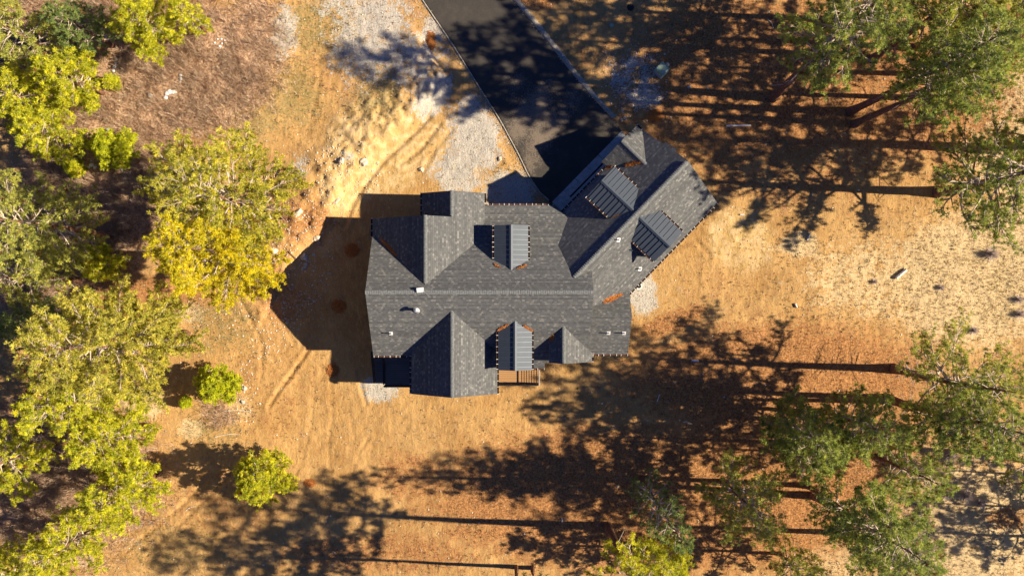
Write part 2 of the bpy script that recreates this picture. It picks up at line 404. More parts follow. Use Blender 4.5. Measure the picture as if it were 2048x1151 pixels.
# ------------------------------------------------------------------ driveway, borders, apron
def strip(name, A, B, cols, dz, mat, kind='structure', dust=None, curb=0.0):
    V, Fc = [], []
    for a, b in zip(A, B):
        for j in range(cols + 1):
            p = a.lerp(b, j / cols); V.append((p.x, p.y, base_z(p.x, p.y) + dz))
    n = cols + 1
    for i in range(len(A) - 1):
        for j in range(cols): Fc.append((i * n + j, i * n + j + 1, (i + 1) * n + j + 1, (i + 1) * n + j))
    V = np.array(V); k0 = len(V)
    # skirt down so the sheet has a real edge
    V2 = V.copy(); V2[:, 2] -= .25; V = np.concatenate([V, V2])
    for i in range(len(A) - 1):
        a, b = i * n, (i + 1) * n; Fc.append((a, b, b + k0, a + k0))
        a, b = i * n + cols, (i + 1) * n + cols; Fc.append((a, a + k0, b + k0, b))
    for r in (0, len(A) - 1):
        for j in range(cols):
            a, b = r * n + j, r * n + j + 1; Fc.append((a, a + k0, b + k0, b))
    me = np_mesh(name, V, np.array(Fc), 4)
    if dust is not None:
        d = np.zeros(len(V))
        for cx, cy, rx, ry, rot, wt in dust:
            c = P(cx, cy, .45); cc, ss = cos(radians(-rot)), sin(radians(-rot))
            dx, dy = V[:, 0] - c.x, V[:, 1] - c.y
            u = (dx * cc - dy * ss) / (rx * .037); v = (dx * ss + dy * cc) / (ry * .037)
            d = np.maximum(d, wt * np.clip(1.5 - np.sqrt(u * u + v * v), 0, 1))
        set_col(me, 'Dust', np.stack([d] * 3, 1))
    return tag(link_mesh(name, me, mat), kind=kind)
nA = resample(DL, 90)
DRx = [P(*q, .45).xy for q in DRV_R]
nB = resample(DRx, 90)
strip('driveway', nA, nB, 24, .05, M['asphalt'],
      dust=[(1060, 225, 34, 80, -35, 1.0), (1045, 240, 26, 70, -35, .9), (1090, 265, 30, 60, -35, .95), (1130, 215, 30, 45, -35, .6), (1030, 170, 30, 50, -30, .45), (1050, 340, 20, 50, -35, .8), (1085, 315, 20, 40, -35, .5), (1110, 240, 26, 40, -35, .8), (1215, 255, 30, 16, -35, .5), (1000, 300, 12, 40, -35, .5)])
# concrete border along the right edge
def offs(L, d):
    out = []
    for i, p in enumerate(L):
        t = (L[min(i + 1, len(L) - 1)] - L[max(i - 1, 0)]).normalized(); out.append(p + Vector((-t.y, t.x)) * d)
    return out
rnd = random.Random(5)
nR = nB[:86]
strip('driveway_border', [p.copy() for p in nR], [p + Vector((.40 + .10 * noise.noise(Vector((p.x, p.y, 0)) * 1.3), .1)) for p in nR], 2, .065, M['shoulder'])
nL = nA[:89]
strip('driveway_edge', [p.copy() for p in nL], offs(nL, .10), 1, .053, M['shoulder'])

# garage apron
zA = base_z(5, 9) + .09
def apron_pt(px, py, dz=0): return P(px, py, zA + dz)
def flat_poly(name, pts, thick, mat, parent=None):
    bm = bmesh.new(); t = [bm.verts.new(p) for p in pts]; b = [bm.verts.new(Vector(p) - Vector((0, 0, thick))) for p in pts]
    bm.faces.new(t); bm.faces.new(b[::-1])
    for i in range(len(pts)): j = (i + 1) % len(pts); bm.faces.new((t[i], b[i], b[j], t[j]))
    bmesh.ops.recalc_face_normals(bm, faces=bm.faces)
    me = bpy.data.meshes.new(name); bm.to_mesh(me); bm.free()
    return link_mesh(name, me, mat, parent)
u_ = (apron_pt(1243, 262) - apron_pt(1104, 404)).normalized(); v_ = Vector((u_.y, -u_.x, 0))
a0 = apron_pt(1104, 404); L_ = (apron_pt(1243, 262) - a0).length
def ap(u, v, dz=0): q = a0 + u_ * u + v_ * v; q.z = zA + dz; return q
wd = .62
apr = empty('garage_apron'); tag(apr, kind='structure'); apr.name = 'garage_apron'
apr_me = []
nslab = 6
bm = bmesh.new()
def bm_box(bm, pts, thick):
    t = [bm.verts.new(p) for p in pts]; b = [bm.verts.new(Vector(p) - Vector((0, 0, thick))) for p in pts]
    bm.faces.new(t); bm.faces.new(b[::-1])
    for i in range(len(pts)): j = (i + 1) % len(pts); bm.faces.new((t[i], b[i], b[j], t[j]))
for i in range(nslab):
    g = .012
    x0, x1 = L_ * i / nslab + g, L_ * (i + 1) / nslab - g
    bm_box(bm, [ap(x0, 0), ap(x1, 0), ap(x1, wd), ap(x0, wd)], .2)
    if i > 0: bm_box(bm, [ap(x0, wd + .13), ap(x1, wd + .13), ap(x1, wd + 2.2), ap(x0, wd + 2.2)], .2)
bm_box(bm, [ap(g, wd + .012), ap(L_ / nslab - g, wd + .012), ap(L_ / nslab - g, wd + 2.2), ap(g, wd + 2.2)], .2)
bmesh.ops.recalc_face_normals(bm, faces=bm.faces)
me = bpy.data.meshes.new('apron_slab'); bm.to_mesh(me); bm.free(); link_mesh('apron_slab', me, M['concrete'], apr)
flat_poly('trench_drain', [ap(L_ / nslab, wd + .002, -.012), ap(L_ - .02, wd + .002, -.012), ap(L_ - .02, wd + .128, -.012), ap(L_ / nslab, wd + .128, -.012)], .15, M['drain'], apr)

# ------------------------------------------------------------------ house
house = empty('house', (0, 0, 0))
tag(house, 'large dark grey shingled house with angled garage wing and metal dormers, in the centre', 'house')
PN = [0]
def slab(name, polys, mat, parent, thick=.16, edge_mat=None):
    """polys: list of (points, u_dir) planar roof faces; each becomes a slab with a UV map along its eave"""
    bm = bmesh.new(); uvl = bm.loops.layers.uv.new('UVMap')
    for pts, ud in polys:
        pts = [Vector(p) for p in pts]
        n = Vector((0, 0, 0))
        for i in range(len(pts)): n += pts[i].cross(pts[(i + 1) % len(pts)])
        n.normalize()
        if n.z < 0: pts = pts[::-1]; n = -n
        u = Vector(ud).normalized(); v = n.cross(u).normalized()
        if v.z < 0: v = -v
        t = [bm.verts.new(p) for p in pts]; b = [bm.verts.new(p - Vector((0, 0, thick))) for p in pts]
        f = bm.faces.new(t)
        for lp in f.loops: lp[uvl].uv = (lp.vert.co.dot(u), lp.vert.co.dot(v))
        g = bm.faces.new(b[::-1]); g.material_index = 1
        for i in range(len(pts)):
            j = (i + 1) % len(pts); q = bm.faces.new((t[i], b[i], b[j], t[j])); q.material_index = 1
    bm.normal_update()
    me = bpy.data.meshes.new(name); bm.to_mesh(me); bm.free()
    return link_mesh(name, me, [mat, edge_mat or M['trim']], parent)
def caps(p, q, parent, wid=.25, step=.15, pitch=.6):
    """row of overlapping ridge shingles"""
    p, q = Vector(p), Vector(q); d = (q - p); L = d.length; d.normalize(); s = Vector((-d.y, d.x, 0)).normalized()
    n = int(L / step); V, Fc = [], []; r = random.Random(int(L * 100))
    for i in range(n):
        a = p + d * (i * step - .02); b = p + d * (i * step + step + .05)
        for e, up in ((a, .048), (b, .022)):
            for k_ in (-1, 0, 1):
                V.append(e + s * (k_ * wid * .5) + Vector((0, 0, up - abs(k_) * pitch * wid * .5)))
        o = i * 6; Fc += [(o, o + 1, o + 4, o + 3), (o + 1, o + 2, o + 5, o + 4)]
    me = np_mesh('ridge_cap', np.array([tuple(v) for v in V]), np.array(Fc), 4)
    o = link_mesh('ridge_cap', me, M['cap'], parent); return o
def beam(bm, p, q, w, h, up=Vector((0, 0, 1)), off=0):
    p, q = Vector(p), Vector(q); d = (q - p).normalized(); s = d.cross(up).normalized() * (w / 2); u = s.cross(d).normalized() * h
    vs = []
    for e in (p, q):
        for a in (s, -s):
            for b_ in (Vector((0, 0, 0)), u): vs.append(bm.verts.new(e + a + b_))
    for f in ((0, 1, 3, 2), (4, 6, 7, 5), (0, 4, 5, 1), (2, 3, 7, 6), (1, 5, 7, 3), (0, 2, 6, 4)): bm.faces.new([vs[i] for i in f])
def bm_obj(name, bm, mat, parent=None):
    bmesh.ops.recalc_face_normals(bm, faces=bm.faces)
    me = bpy.data.meshes.new(name); bm.to_mesh(me); bm.free(); return link_mesh(name, me, mat, parent)
def gutter(p, q, outward, parent, step=.37, fill=True):
    p, q, o = Vector(p), Vector(q), Vector(outward).normalized()
    z = Vector((0, 0, -.10)); W = .10
    bm = bmesh.new()
    beam(bm, p + o * (W + .005) + z, q + o * (W + .005) + z, .02, .09); beam(bm, p + o * .055 + z - Vector((0, 0, .012)), q + o * .055 + z - Vector((0, 0, .012)), W, .014)
    nf = len(bm.faces)
    if fill:
        beam(bm, p + o * .062 + z + Vector((0, 0, .004)), q + o * .062 + z + Vector((0, 0, .002)), W - .03, .05)
    nf2 = len(bm.faces)
    d = (q - p); L = d.length; d.normalize(); n = max(1, int(L / step)); r = random.Random(int(L * 777))
    for i in range(n + 1):
        c = p + d * min(L, max(0, (L * i / n + r.uniform(-.07, .07)))); s = r.uniform(.022, .045)
        beam(bm, c - o * .01 + z + Vector((0, 0, .085)), c + o * (W + .02) + z + Vector((0, 0, .085)), s, .022)
    bm.faces.ensure_lookup_table()
    for i, f in enumerate(bm.faces): f.material_index = 0 if i < nf else (1 if i < nf2 else 2)
    return bm_obj('gutter', bm, [M['gutter'], M['fill'], M['hanger']], parent)
def gable(p0, p1, hl, hr_, wl, wr, name='roof', parent=None, mat=None, thick=.16, mkcap=True):
    """ridge p0->p1; left/right eave heights and plan widths"""
    p0, p1 = Vector(p0), Vector(p1); d = (p1 - p0); d.z = 0; d.normalize(); s = Vector((-d.y, d.x, 0))
    def e(p, sg, wdt, h): q = p + s * sg * wdt; q.z = h; return q
    polys = [([p0, p1, e(p1, 1, wl, hl), e(p0, 1, wl, hl)], d), ([p0, p1, e(p1, -1, wr, hr_), e(p0, -1, wr, hr_)], d)]
    o = slab(name, polys, mat or M['shingle'], parent or house, thick)
    if mkcap: caps(p0, p1, o, wid=.24)
    return o, (e(p0, 1, wl, hl), e(p1, 1, wl, hl), e(p1, -1, wr, hr_), e(p0, -1, wr, hr_))
def gable_body(p0, p1, hl, hr_, wl, wr, inset, zb, drop=.20, front=None, name='wall', parent=None, mat=None):
    """walls under a gable: pentagon prism inset from eaves and rakes"""
    p0, p1 = Vector(p0), Vector(p1); d = (p1 - p0); d.z = 0; L = d.length; d.normalize(); s = Vector((-d.y, d.x, 0))
    f0, f1 = front if front else (inset, inset)
    ml, mr = (p0.z - hl) / wl, (p0.z - hr_) / wr
    bm = bmesh.new(); rings = []
    for t in (f0, L - f1):
        c = p0 + d * t; c.z = 0
        ring = [c + s * (wl - inset) + Vector((0, 0, zb)), c + s * (wl - inset) + Vector((0, 0, p0.z - ml * (wl - inset) - drop)), c + Vector((0, 0, p0.z - drop)),
                c - s * (wr - inset) + Vector((0, 0, p0.z - mr * (wr - inset) - drop)), c - s * (wr - inset) + Vector((0, 0, zb))]
        rings.append([bm.verts.new(v) for v in ring])
    a, b = rings; bm.faces.new(a); bm.faces.new(b[::-1])
    for i in range(5): j = (i + 1) % 5; bm.faces.new((a[i], a[j], b[j], b[i]))
    return bm_obj(name, bm, mat or M['siding'], parent or house)
def opening(name, c, right, wdt, hgt, parent, mat, panes=True, out=None, framew=.07):
    """window or door panel on a wall: c centre on the wall face, right = horizontal direction, out = outward normal"""
    c, r = Vector(c), Vector(right).normalized(); o = Vector(out).normalized(); up = Vector((0, 0, 1))
    bm = bmesh.new()
    def bx(cc, a, b_, t0, t1):
        vs = [bm.verts.new(cc + r * x + up * y + o * t) for t in (t0, t1) for x, y in ((-a, -b_), (a, -b_), (a, b_), (-a, b_))]
        for f in ((0, 1, 2, 3), (4, 7, 6, 5), (0, 4, 5, 1), (1, 5, 6, 2), (2, 6, 7, 3), (3, 7, 4, 0)): bm.faces.new([vs[i] for i in f])
    a, b_ = wdt / 2, hgt / 2
    bx(c + up * (b_ - framew / 2), a, framew / 2, -.02, .06); bx(c - up * (b_ - framew / 2), a, framew / 2, -.02, .07)
    bx(c + r * (a - framew / 2), framew / 2, b_ - framew - .002, -.02, .058); bx(c - r * (a - framew / 2), framew / 2, b_ - framew - .002, -.02, .058)
    if panes: bx(c, .02, b_ - framew - .002, -.01, .045)
    f = bm_obj(name, bm, M['trim'], parent)
    bm = bmesh.new(); bx(c, a - framew, b_ - framew, -.01, .02); bm_obj('pane' if panes else 'panel', bm, mat, f); return f

YR, YE, YB, YN = -.28, -4.77, 2.97, 5.83
ZR, ZE, ZB_, ZN = 5.99, 2.84, 3.71, 2.84
pM = (ZR - ZE) / (YR - YE)
XW, XE = -9.77, 5.42
def rot_y(x): return (x + 2.2) * .0085       # the ridge runs a hair off square to the picture
XS0, XS1 = -.93, 2.33                         # south porch extension of the main slope
yS = -5.72; zS = ZR - pM * (YR - yS)
mainN = [(XW, YR, ZR), (XE, YR, ZR), (XE, YB, ZB_), (-7.2, YB, ZB_), (-7.2, 3.62, ZR - (3.62 - YR) * (ZR - ZB_) / (YB - YR)), (XW, 3.62, ZR - (3.62 - YR) * (ZR - ZB_) / (YB - YR))]
mainL = [(-6.2, YB + .001, ZB_), (5.3, YB + .001, ZB_), (3.62, 5.25, ZN + (YN - 5.25) * .304), (2.9, YN, ZN), (-6.2, YN, ZN)]
mainS = [(XW, YR, ZR), (XW, YE, ZE), (XS0, YE, ZE), (XS0, yS, zS), (XS1, yS, zS), (XS1, -5.3, ZR - pM * (YR + 5.3)), (2.85, -5.3, ZR - pM * (YR + 5.3)), (2.85, YE, ZE), (XE, YE, ZE), (XE, YR, ZR)]
roof = slab('roof', [(mainN, (1, 0, 0)), (mainL, (1, 0, 0)), (mainS, (1, 0, 0))], M['shingle'], house)
caps((XW + .02, YR, ZR), (XE, YR, ZR), roof, wid=.28)
gable_body((XW, YR, ZR), (XE, YR, ZR), ZR - .74 * 4.9, ZE, 4.9, YR - YE, .42, -1.2)
bm = bmesh.new(); nb = [bm.verts.new((x, y, z)) for z in (-1.2, 2.72) for x, y in ((-5.9, 1.5), (3.1, 1.5), (3.1, 5.42), (-5.9, 5.42))]
for f in ((3, 2, 1, 0), (4, 5, 6, 7), (0, 1, 5, 4), (1, 2, 6, 5), (2, 3, 7, 6), (3, 0, 4, 7)): bm.faces.new([nb[i] for i in f])
bm_obj('wall', bm, M['siding'], house)
# gables A and B share one east slope
AR, AX, AYf, AYr = 5.655, -5.81, 4.86, .12
BR, BX, BYf = 4.595, -4.12, 6.64
pA = (AR - 3.17) / (AX - XW); EX = -1.93; EZ = AR - pA * (EX - AX)
BR = AR - pA * (BX - AX); BWX = -6.3; BWZ = BR - (BX - BWX) * pA
Yv = 3.55
slab('roof', [([(AX, AYf, AR), (AX, AYr, AR), (XW, Yv, 3.17), (XW, AYf, 3.17)], (0, 1, 0)),
              ([(AX, AYr, AR), (AX, AYf, AR), (BX, AYf, BR), (BX, BYf, BR), (EX, BYf, EZ), (EX, AYr, EZ)], (0, 1, 0)),
              ([(BX, AYf - .6, BR), (BX, BYf, BR), (BWX, BYf, BWZ), (BWX, AYf - .6, BWZ)], (0, 1, 0))], M['shingle'], house)
caps((AX, AYf, AR), (AX, AYr + .15, AR), roof); caps((BX, BYf, BR), (BX, AYf, BR), roof)
gable_body((AX, AYf, AR), (AX, AYr, AR), 3.17 if False else AR - pA * (EX - AX), 3.17, EX - AX, AX - XW, .4, -1.2, front=(.4, 0))
gable_body((BX, BYf, BR), (BX, AYf - .8, BR), EZ, BWZ, EX - BX, BX - BWX, .38, -1.2, front=(.4, 0))
gutter((BWX, BYf, BWZ), (BWX, AYf + .1, BWZ), (-1, 0, 0), roof); gutter((EX, YN + .1, EZ), (EX, BYf, EZ), (1, 0, 0), roof)
gutter((XW, AYf, 3.17), (XW, Yv, 3.17), (-1, 0, 0), roof, fill=False)
gutter((EX + .25, YN, ZN), (2.9, YN, ZN), (0, 1, 0), roof)
# south gable
s1a = P(904, 621, 5.09); SY = P(905, 795, 5.09).y
S1 = gable((s1a.x, s1a.y + .35, 5.09), (s1a.x, SY, 5.09), 3.06, 3.06, 3.02, 3.02)[1]
gable_body((s1a.x, s1a.y + .3, 5.09), (s1a.x, SY, 5.09), 3.06, 3.06, 3.02, 3.02, .4, -1.4, front=(0, .4))
SWx, SEx = s1a.x - 3.02, s1a.x + 3.02
gutter((SWx, YE, 3.06), (SWx, SY, 3.06), (-1, 0, 0), roof); gutter((SEx, yS + .1, 3.06), (SEx, SY, 3.06), (1, 0, 0), roof)
gutter((XW, YE, ZE), (SWx - .35, YE, ZE), (0, -1, 0), roof); gutter((1.4, yS, zS), (XS1, yS, zS), (0, -1, 0), roof)
# small gable to its east (uneven eaves)
g4 = P(1127.5, 652.5, 4.34); g4f = P(1127.5, 727, 4.34).y
gx = P(1184, 709, 2.95).x
gw = g4.x - .98; g4r = g4.y + .25
yv = YR - (ZR - 2.95) / pM
slab('roof', [([(g4.x, g4r, 4.34), (g4.x, g4f, 4.34), (gx, g4f, 2.95), (gx, yv + .05, 2.95)], (0, 1, 0)),
              ([(g4.x, g4r, 4.34), (g4.x, g4f, 4.34), (gw, g4f, 3.66), (gw, g4r - .6, 3.66)], (0, 1, 0))], M['shingle'], house)
caps((g4.x, g4r, 4.34), (g4.x, g4f, 4.34), roof)
gable_body((g4.x, g4.y, 4.34), (g4.x, g4f, 4.34), 2.95, 3.66, gx - g4.x, .98, .2, -1.2, front=(0, .3))
gutter((gx, YE, 2.95), (gx, g4f, 2.95), (1, 0, 0), roof)
# lower east wing
ex = P(1264, 632, 4.08).x; ey = P(1264, 632, 4.08).y; eys = P(1260, 708, 2.09).y
EW = slab('roof', [([(5.2, ey, 4.08), (ex, ey, 4.08), (ex, eys, 2.09), (5.2, eys, 2.09)], (1, 0, 0)), ([(5.2, ey, 4.08), (ex, ey, 4.08), (ex, ey + 1.75, 2.9), (5.2, ey + 1.75, 2.9)], (1, 0, 0))], M['shingle'], house)
gable_body((5.2, ey, 4.08), (ex, ey, 4.08), 2.9, 2.09, 1.75, ey - eys, .3, -1.2, front=(0, .4))
gutter((gx + .15, eys, 2.09), (ex, eys, 2.09), (0, -1, 0), roof)

# garage wing (ridge runs to the upper right)
gr0 = P(1145, 558, 5.32); gr1 = P(1376, 321, 5.32)
dg = (gr1 - gr0); dg.z = 0; dg.normalize(); ng = Vector((-dg.y, dg.x, 0))       # ng points NW
GW, GE = 3.70, 2.72
pG = (5.32 - GE) / GW
Lg = (gr1 - gr0).length
def gp(u, v):                                   # point on the garage roof: u along the ridge, v across (+ = NW)
    q = gr0 + dg * u + ng * v; q.z = 5.32 - pG * abs(v); return q
nw0 = P(1128, 421, GE); un = (nw0 - gr0).dot(dg); un = un - .25
tv = 1.95                                        # jog in the NE rake
groof = slab('roof', [([gp(-1.2, 0), gp(Lg, 0), gp(Lg + .02, 1.0), gp(Lg + .22, 1.02), gp(Lg + .22, tv), gp(Lg, tv), gp(Lg, GW), gp(un, GW), gp(-1.2, 1.5)], dg),
              ([gp(-1.2, 0), gp(Lg, 0), gp(Lg, -GW), gp(-1.0, -GW)], dg)], M['shingle'], house)
caps(gp(.2, 0), gp(Lg, 0), groof, wid=.28)
gable_body(gp(-.5, 0), gp(Lg, 0), GE, GE, GW, GW, .42, -1.2, front=(0, .4))
gutter(gp(un, GW), gp((P(1213, 335, GE) - gr0).dot(dg), GW), ng, groof); gutter(gp(.8, -GW), gp(Lg, -GW), -ng, groof)
# cross gable at the north corner
c0 = P(1292, 328, 4.01); vc = (c0 - gr0).dot(ng); uc = (c0 - gr0).dot(dg)
c1 = P(1242, 282, 4.01); zc = 5.32 - pG * vc
def cp(v, z, du=0): q = gr0 + dg * (uc + du) + ng * v; q.z = z; return q
vf = (c1 - gr0).dot(ng)
XG, _ = gable(cp(vc - .3, zc), cp(vf, zc), zc - pG * 1.78, zc - pG * 1.78, 1.78, 1.78)
gable_body(cp(vc, zc), cp(vf, zc), zc - pG * 1.78, zc - pG * 1.78, 1.78, 1.78, .3, -.5, front=(0, .35))
gutter(cp(vf, zc - pG * 1.78, 1.78), cp(vf - .45, zc - pG * 1.78, 1.78), dg, groof, fill=False)

# metal roofed dormers
def dormer(p0, p1, half, pitch, zb, body_front=.3, gut=True, closed=True, length_in=.5):
    """ridge from the main slope p0 to its front end p1"""
    p0, p1 = Vector(p0), Vector(p1); d = p1 - p0; d.z = 0; L = d.length; d.normalize(); s = Vector((-d.y, d.x, 0))
    q0 = p0 - d * length_in
    ze = p0.z - pitch * half
    nd = gable_body(q0, p1, ze, ze, half, half, .22, zb, drop=.12, front=(0, body_front), name='dormer')  if closed else None
    par = nd if nd else house
    r, e = gable(q0, p1, ze, ze, half, half, name='metal_roof', parent=par, mat=M['metal'], thick=.09, mkcap=False)
    bm = bmesh.new(); bm.from_mesh(r.data); nf = len(bm.faces); n = int((L + length_in) / .34)
    for i in range(n):
        t = (i + .6) * .34
        if t > L + length_in - .05: break
        for sg in (1, -1):
            a = q0 + d * t + s * sg * .10; a.z = p0.z - pitch * .10; b = q0 + d * t + s * sg * (half - .01); b.z = p0.z - pitch * (half - .01)
            beam(bm, a - Vector((0, 0, .01)), b - Vector((0, 0, .01)), .026, .05)
    bm.faces.ensure_lookup_table()
    for i in range(nf, len(bm.faces)): bm.faces[i].material_index = 2
    bm.to_mesh(r.data); bm.free(); r.data.materials.append(M['seam'])
    bm = bmesh.new()
    for sg in (1, -1):
        V = []
        for c in (q0, p1):
            for k_, dz in ((0, .06), (.13, .05 - pitch * .13), (.13, -pitch * .13)): V.append(bm.verts.new(c + s * sg * k_ + Vector((0, 0, dz))))
        bm.faces.new((V[0], V[1], V[4], V[3])); bm.faces.new((V[1], V[2], V[5], V[4]))
    bm_obj('ridge_cap', bm, M['metal'], par)
    if gut:
        vis = length_in + half * .42
        for sg in (1, -1):
            a = q0 + d * vis + s * sg * half; b = p1 + s * sg * half; a.z = b.z = ze; gutter(a, b, s * sg, par)
    if closed:
        c = p1 - d * body_front; c.z = p0.z - pitch * half - .38
        opening('window', c + d * .0, s, half * 1.2, .55, par, M['glass'], True, d)
    return nd
D = .31 * 1.172
d1b = P(1022, 540, 4.90); d1f = P(1022, 449, 4.90)
dormer((d1b.x, d1b.y, 4.90), (d1b.x, d1f.y, 4.90), 1.17, D, 3.3)
d2b = P(1030, 643, 4.56); d2f = P(1030, 741, 4.56)
dormer((d2b.x, d2b.y, 4.56), (d2b.x, d2f.y, 4.56), 1.17, D, 2.2, body_front=.9)
d3f, d3b = P(1203, 361, 5.1), P(1266.7, 420.5, 5.1)
dormer(d3b, d3b - (d3b - d3f), 1.40, D, 2.7, length_in=.15)
d4b, d4f = P(1278.8, 434.5, 5.07), P(1339.7, 492.6, 5.07)
dormer(d4b, d4f, 1.40, D, 2.7, length_in=.15)

# windows and doors in the walls
wN = 5.42
for (c, r, wd_, hh, o) in [((AX, AYf - .4, 1.6), (1, 0, 0), 1.8, 1.3, (0, 1, 0)), ((BX, BYf - .4, 1.5), (1, 0, 0), 1.5, 1.3, (0, 1, 0)), ((0, wN, 1.5), (1, 0, 0), 1.6, 1.3, (0, 1, 0)),
                           ((XW + .42, -2.6, 1.3), (0, 1, 0), 1.5, 1.3, (-1, 0, 0)), ((XW + .42, 1.4, 1.5), (0, 1, 0), 1.2, 1.2, (-1, 0, 0)), ((XW + .42, -.3, 3.9), (0, 1, 0), .9, .9, (-1, 0, 0)),
                           ((s1a.x, SY + .4, 1.4), (1, 0, 0), 2.6, 1.7, (0, -1, 0)), ((g4.x + .6, g4f + .3, 1.1), (1, 0, 0), 1.2, 1.2, (0, -1, 0)), ((7.2, eys + .3, .9), (1, 0, 0), 1.1, 1.0, (0, -1, 0)),
                           ((ex - .4, (ey + eys) / 2, .9), (0, 1, 0), 1.0, 1.0, (1, 0, 0))]:
    opening('window', c, r, wd_, hh, house, M['glass'], True, o)
gm = gp((un + uc - 1.8) / 2 + .3, GW - .42); gm.z = 1.55
for off in (-1.55, 1.55):
    opening('garage_door', gm + dg * off, dg, 2.6, 2.2, house, M['trim'], False, ng)
se = gp(5.5, -(GW - .42)); se.z = 1.4
opening('window', se, dg, 1.4, 1.2, house, M['glass'], True, -ng)
opening('window', se + dg * 3.2, dg, 1.2, 1.2, house, M['glass'], True, -ng)

# vents and pipes on the roofs
def lathe(bm, c, prof, n=16, axis_dir=Vector((0, 0, 1))):
    c = Vector(c); q = axis_dir.to_track_quat('Z', 'Y'); rings = []
    for r, z in prof: rings.append([bm.verts.new(c + q @ Vector((r * cos(2 * pi * i / n), r * sin(2 * pi * i / n), z))) for i in range(n)])
    for a, b in zip(rings, rings[1:]):
        for i in range(n): j = (i + 1) % n; bm.faces.new((a[i], a[j], b[j], b[i]))
    bm.faces.new(rings[0][::-1]); bm.faces.new(rings[-1])
def zmainS(y): return ZR - pM * (YR - y)
def roof_hit(px, py, zf):
    h = 4.0
    for _ in range(12): v = P(px, py, h); h = zf(v.x, v.y)
    return P(px, py, h)
zG = lambda x, y: 5.32 - pG * abs((Vector((x, y, 0)) - Vector((gr0.x, gr0.y, 0))).dot(ng))
zS_ = lambda x, y: ZR - pM * abs(YR - y)
zE_ = lambda x, y: 4.08 - (ey - y) * (4.08 - 2.09) / (ey - eys)
def pipe_vent(px, py, zf, grad, r=.035, h=.35, dark=False):
    c = roof_hit(px, py, zf); n = Vector((-grad[0], -grad[1], 1)).normalized()
    p = bmesh.new(); lathe(p, c - Vector((0, 0, .1)), [(r, 0), (r, h + .1), (r * .7, h + .1), (r * .7, h)], 12)
    o = bm_obj('vent_pipe', p, M['black'], house)
    b = bmesh.new(); lathe(b, c + n * .012, [(r * 2.2, 0), (r * 1.3, .06)], 12, n)
    t = n.cross(Vector((0, 1, 0))).normalized(); s = n.cross(t).normalized(); z0 = c + n * .006
    vs = [b.verts.new(z0 + t * x * .13 + s * y * .14 + n * k_) for k_ in (0, .012) for x, y in ((-1, -1), (1, -1), (1, 1), (-1, 1))]
    for f in ((3, 2, 1, 0), (4, 5, 6, 7), (0, 1, 5, 4), (1, 2, 6, 5), (2, 3, 7, 6), (3, 0, 4, 7)): b.faces.new([vs[i] for i in f])
    bm_obj('flashing', b, M['white'] if not dark else M['metal'], o)
sS = (0, pM); gs = (ng.x * pG, ng.y * pG); eS = (0, (4.08 - 2.09) / (ey - eys))
for a in [(782, 666, zS_, sS), (1237, 479.5, zG, gs), (1280, 537.5, zG, gs), (1217, 665.5, zE_, eS), (1248, 665.5, zE_, eS)]: pipe_vent(*a, h=.42)
pipe_vent(1263, 500, zG, gs, r=.03, h=.2, dark=True)
c = roof_hit(834, 618.5, zS_)
bm = bmesh.new(); lathe(bm, c - Vector((0, 0, .1)), [(.10, 0), (.10, .62), (.17, .62), (.17, .70), (.03, .78)], 20); f_ = bm_obj('flue', bm, M['galv'], house)
bm = bmesh.new(); lathe(bm, c + Vector((0, -.02, .0)), [(.24, -.12), (.14, .08)], 20); bm_obj('flashing', bm, M['galv'], f_)
c = roof_hit(840.5, 579.5, zS_)
bm = bmesh.new()
t = Vector((1, .12, 0)).normalized(); s = Vector((-t.y, t.x, 0)); zt = c.z + .22
vs = [bm.verts.new(Vector((c.x, c.y, 0)) + t * x * .215 + s * y * .15 + Vector((0, 0, z))) for z in (c.z - .12, zt) for x, y in ((-1, -1), (1, -1), (1, 1), (-1, 1))]
for f in ((3, 2, 1, 0), (4, 5, 6, 7), (0, 1, 5, 4), (1, 2, 6, 5), (2, 3, 7, 6), (3, 0, 4, 7)): bm.faces.new([vs[i] for i in f])
bmesh.ops.bevel(bm, geom=bm.edges[:], offset=.012, segments=1)
bm_obj('roof_vent_box', bm, M['white'], house)

# decks
def box_at(bm, x0, x1, y0, y1, z0, z1):
    vs = [bm.verts.new((x, y, z)) for z in (z0, z1) for x, y in ((x0, y0), (x1, y0), (x1, y1), (x0, y1))]
    for f in ((3, 2, 1, 0), (4, 5, 6, 7), (0, 1, 5, 4), (1, 2, 6, 5), (2, 3, 7, 6), (3, 0, 4, 7)): bm.faces.new([vs[i] for i in f])
zd = .55
def deck(x0, x1, y0, y1, mat, zd=zd):
    bm = bmesh.new(); box_at(bm, x0, x1, y0, y1, zd - .04, zd); d = bm_obj('deck', bm, mat, house)
    bm = bmesh.new(); box_at(bm, x0 + .03, x1 - .03, y0 - .03, y0 - .002, zd - .26, zd - .02); box_at(bm, x0 + .03, x1 - .03, y1 - .1, y1 - .05, zd - .26, zd - .045)
    for x in (x0 + .04, x1 - .08): box_at(bm, x, x + .04, y0 - .002, y1 - .1, zd - .24, zd - .05)
    for x in (x0 + .08, (x0 + x1) / 2, x1 - .08): box_at(bm, x - .06, x + .06, y0 + .02, y0 + .14, -1.3, zd - .045)
    bm_obj('deck_frame', bm, M['dwood'], d); return d
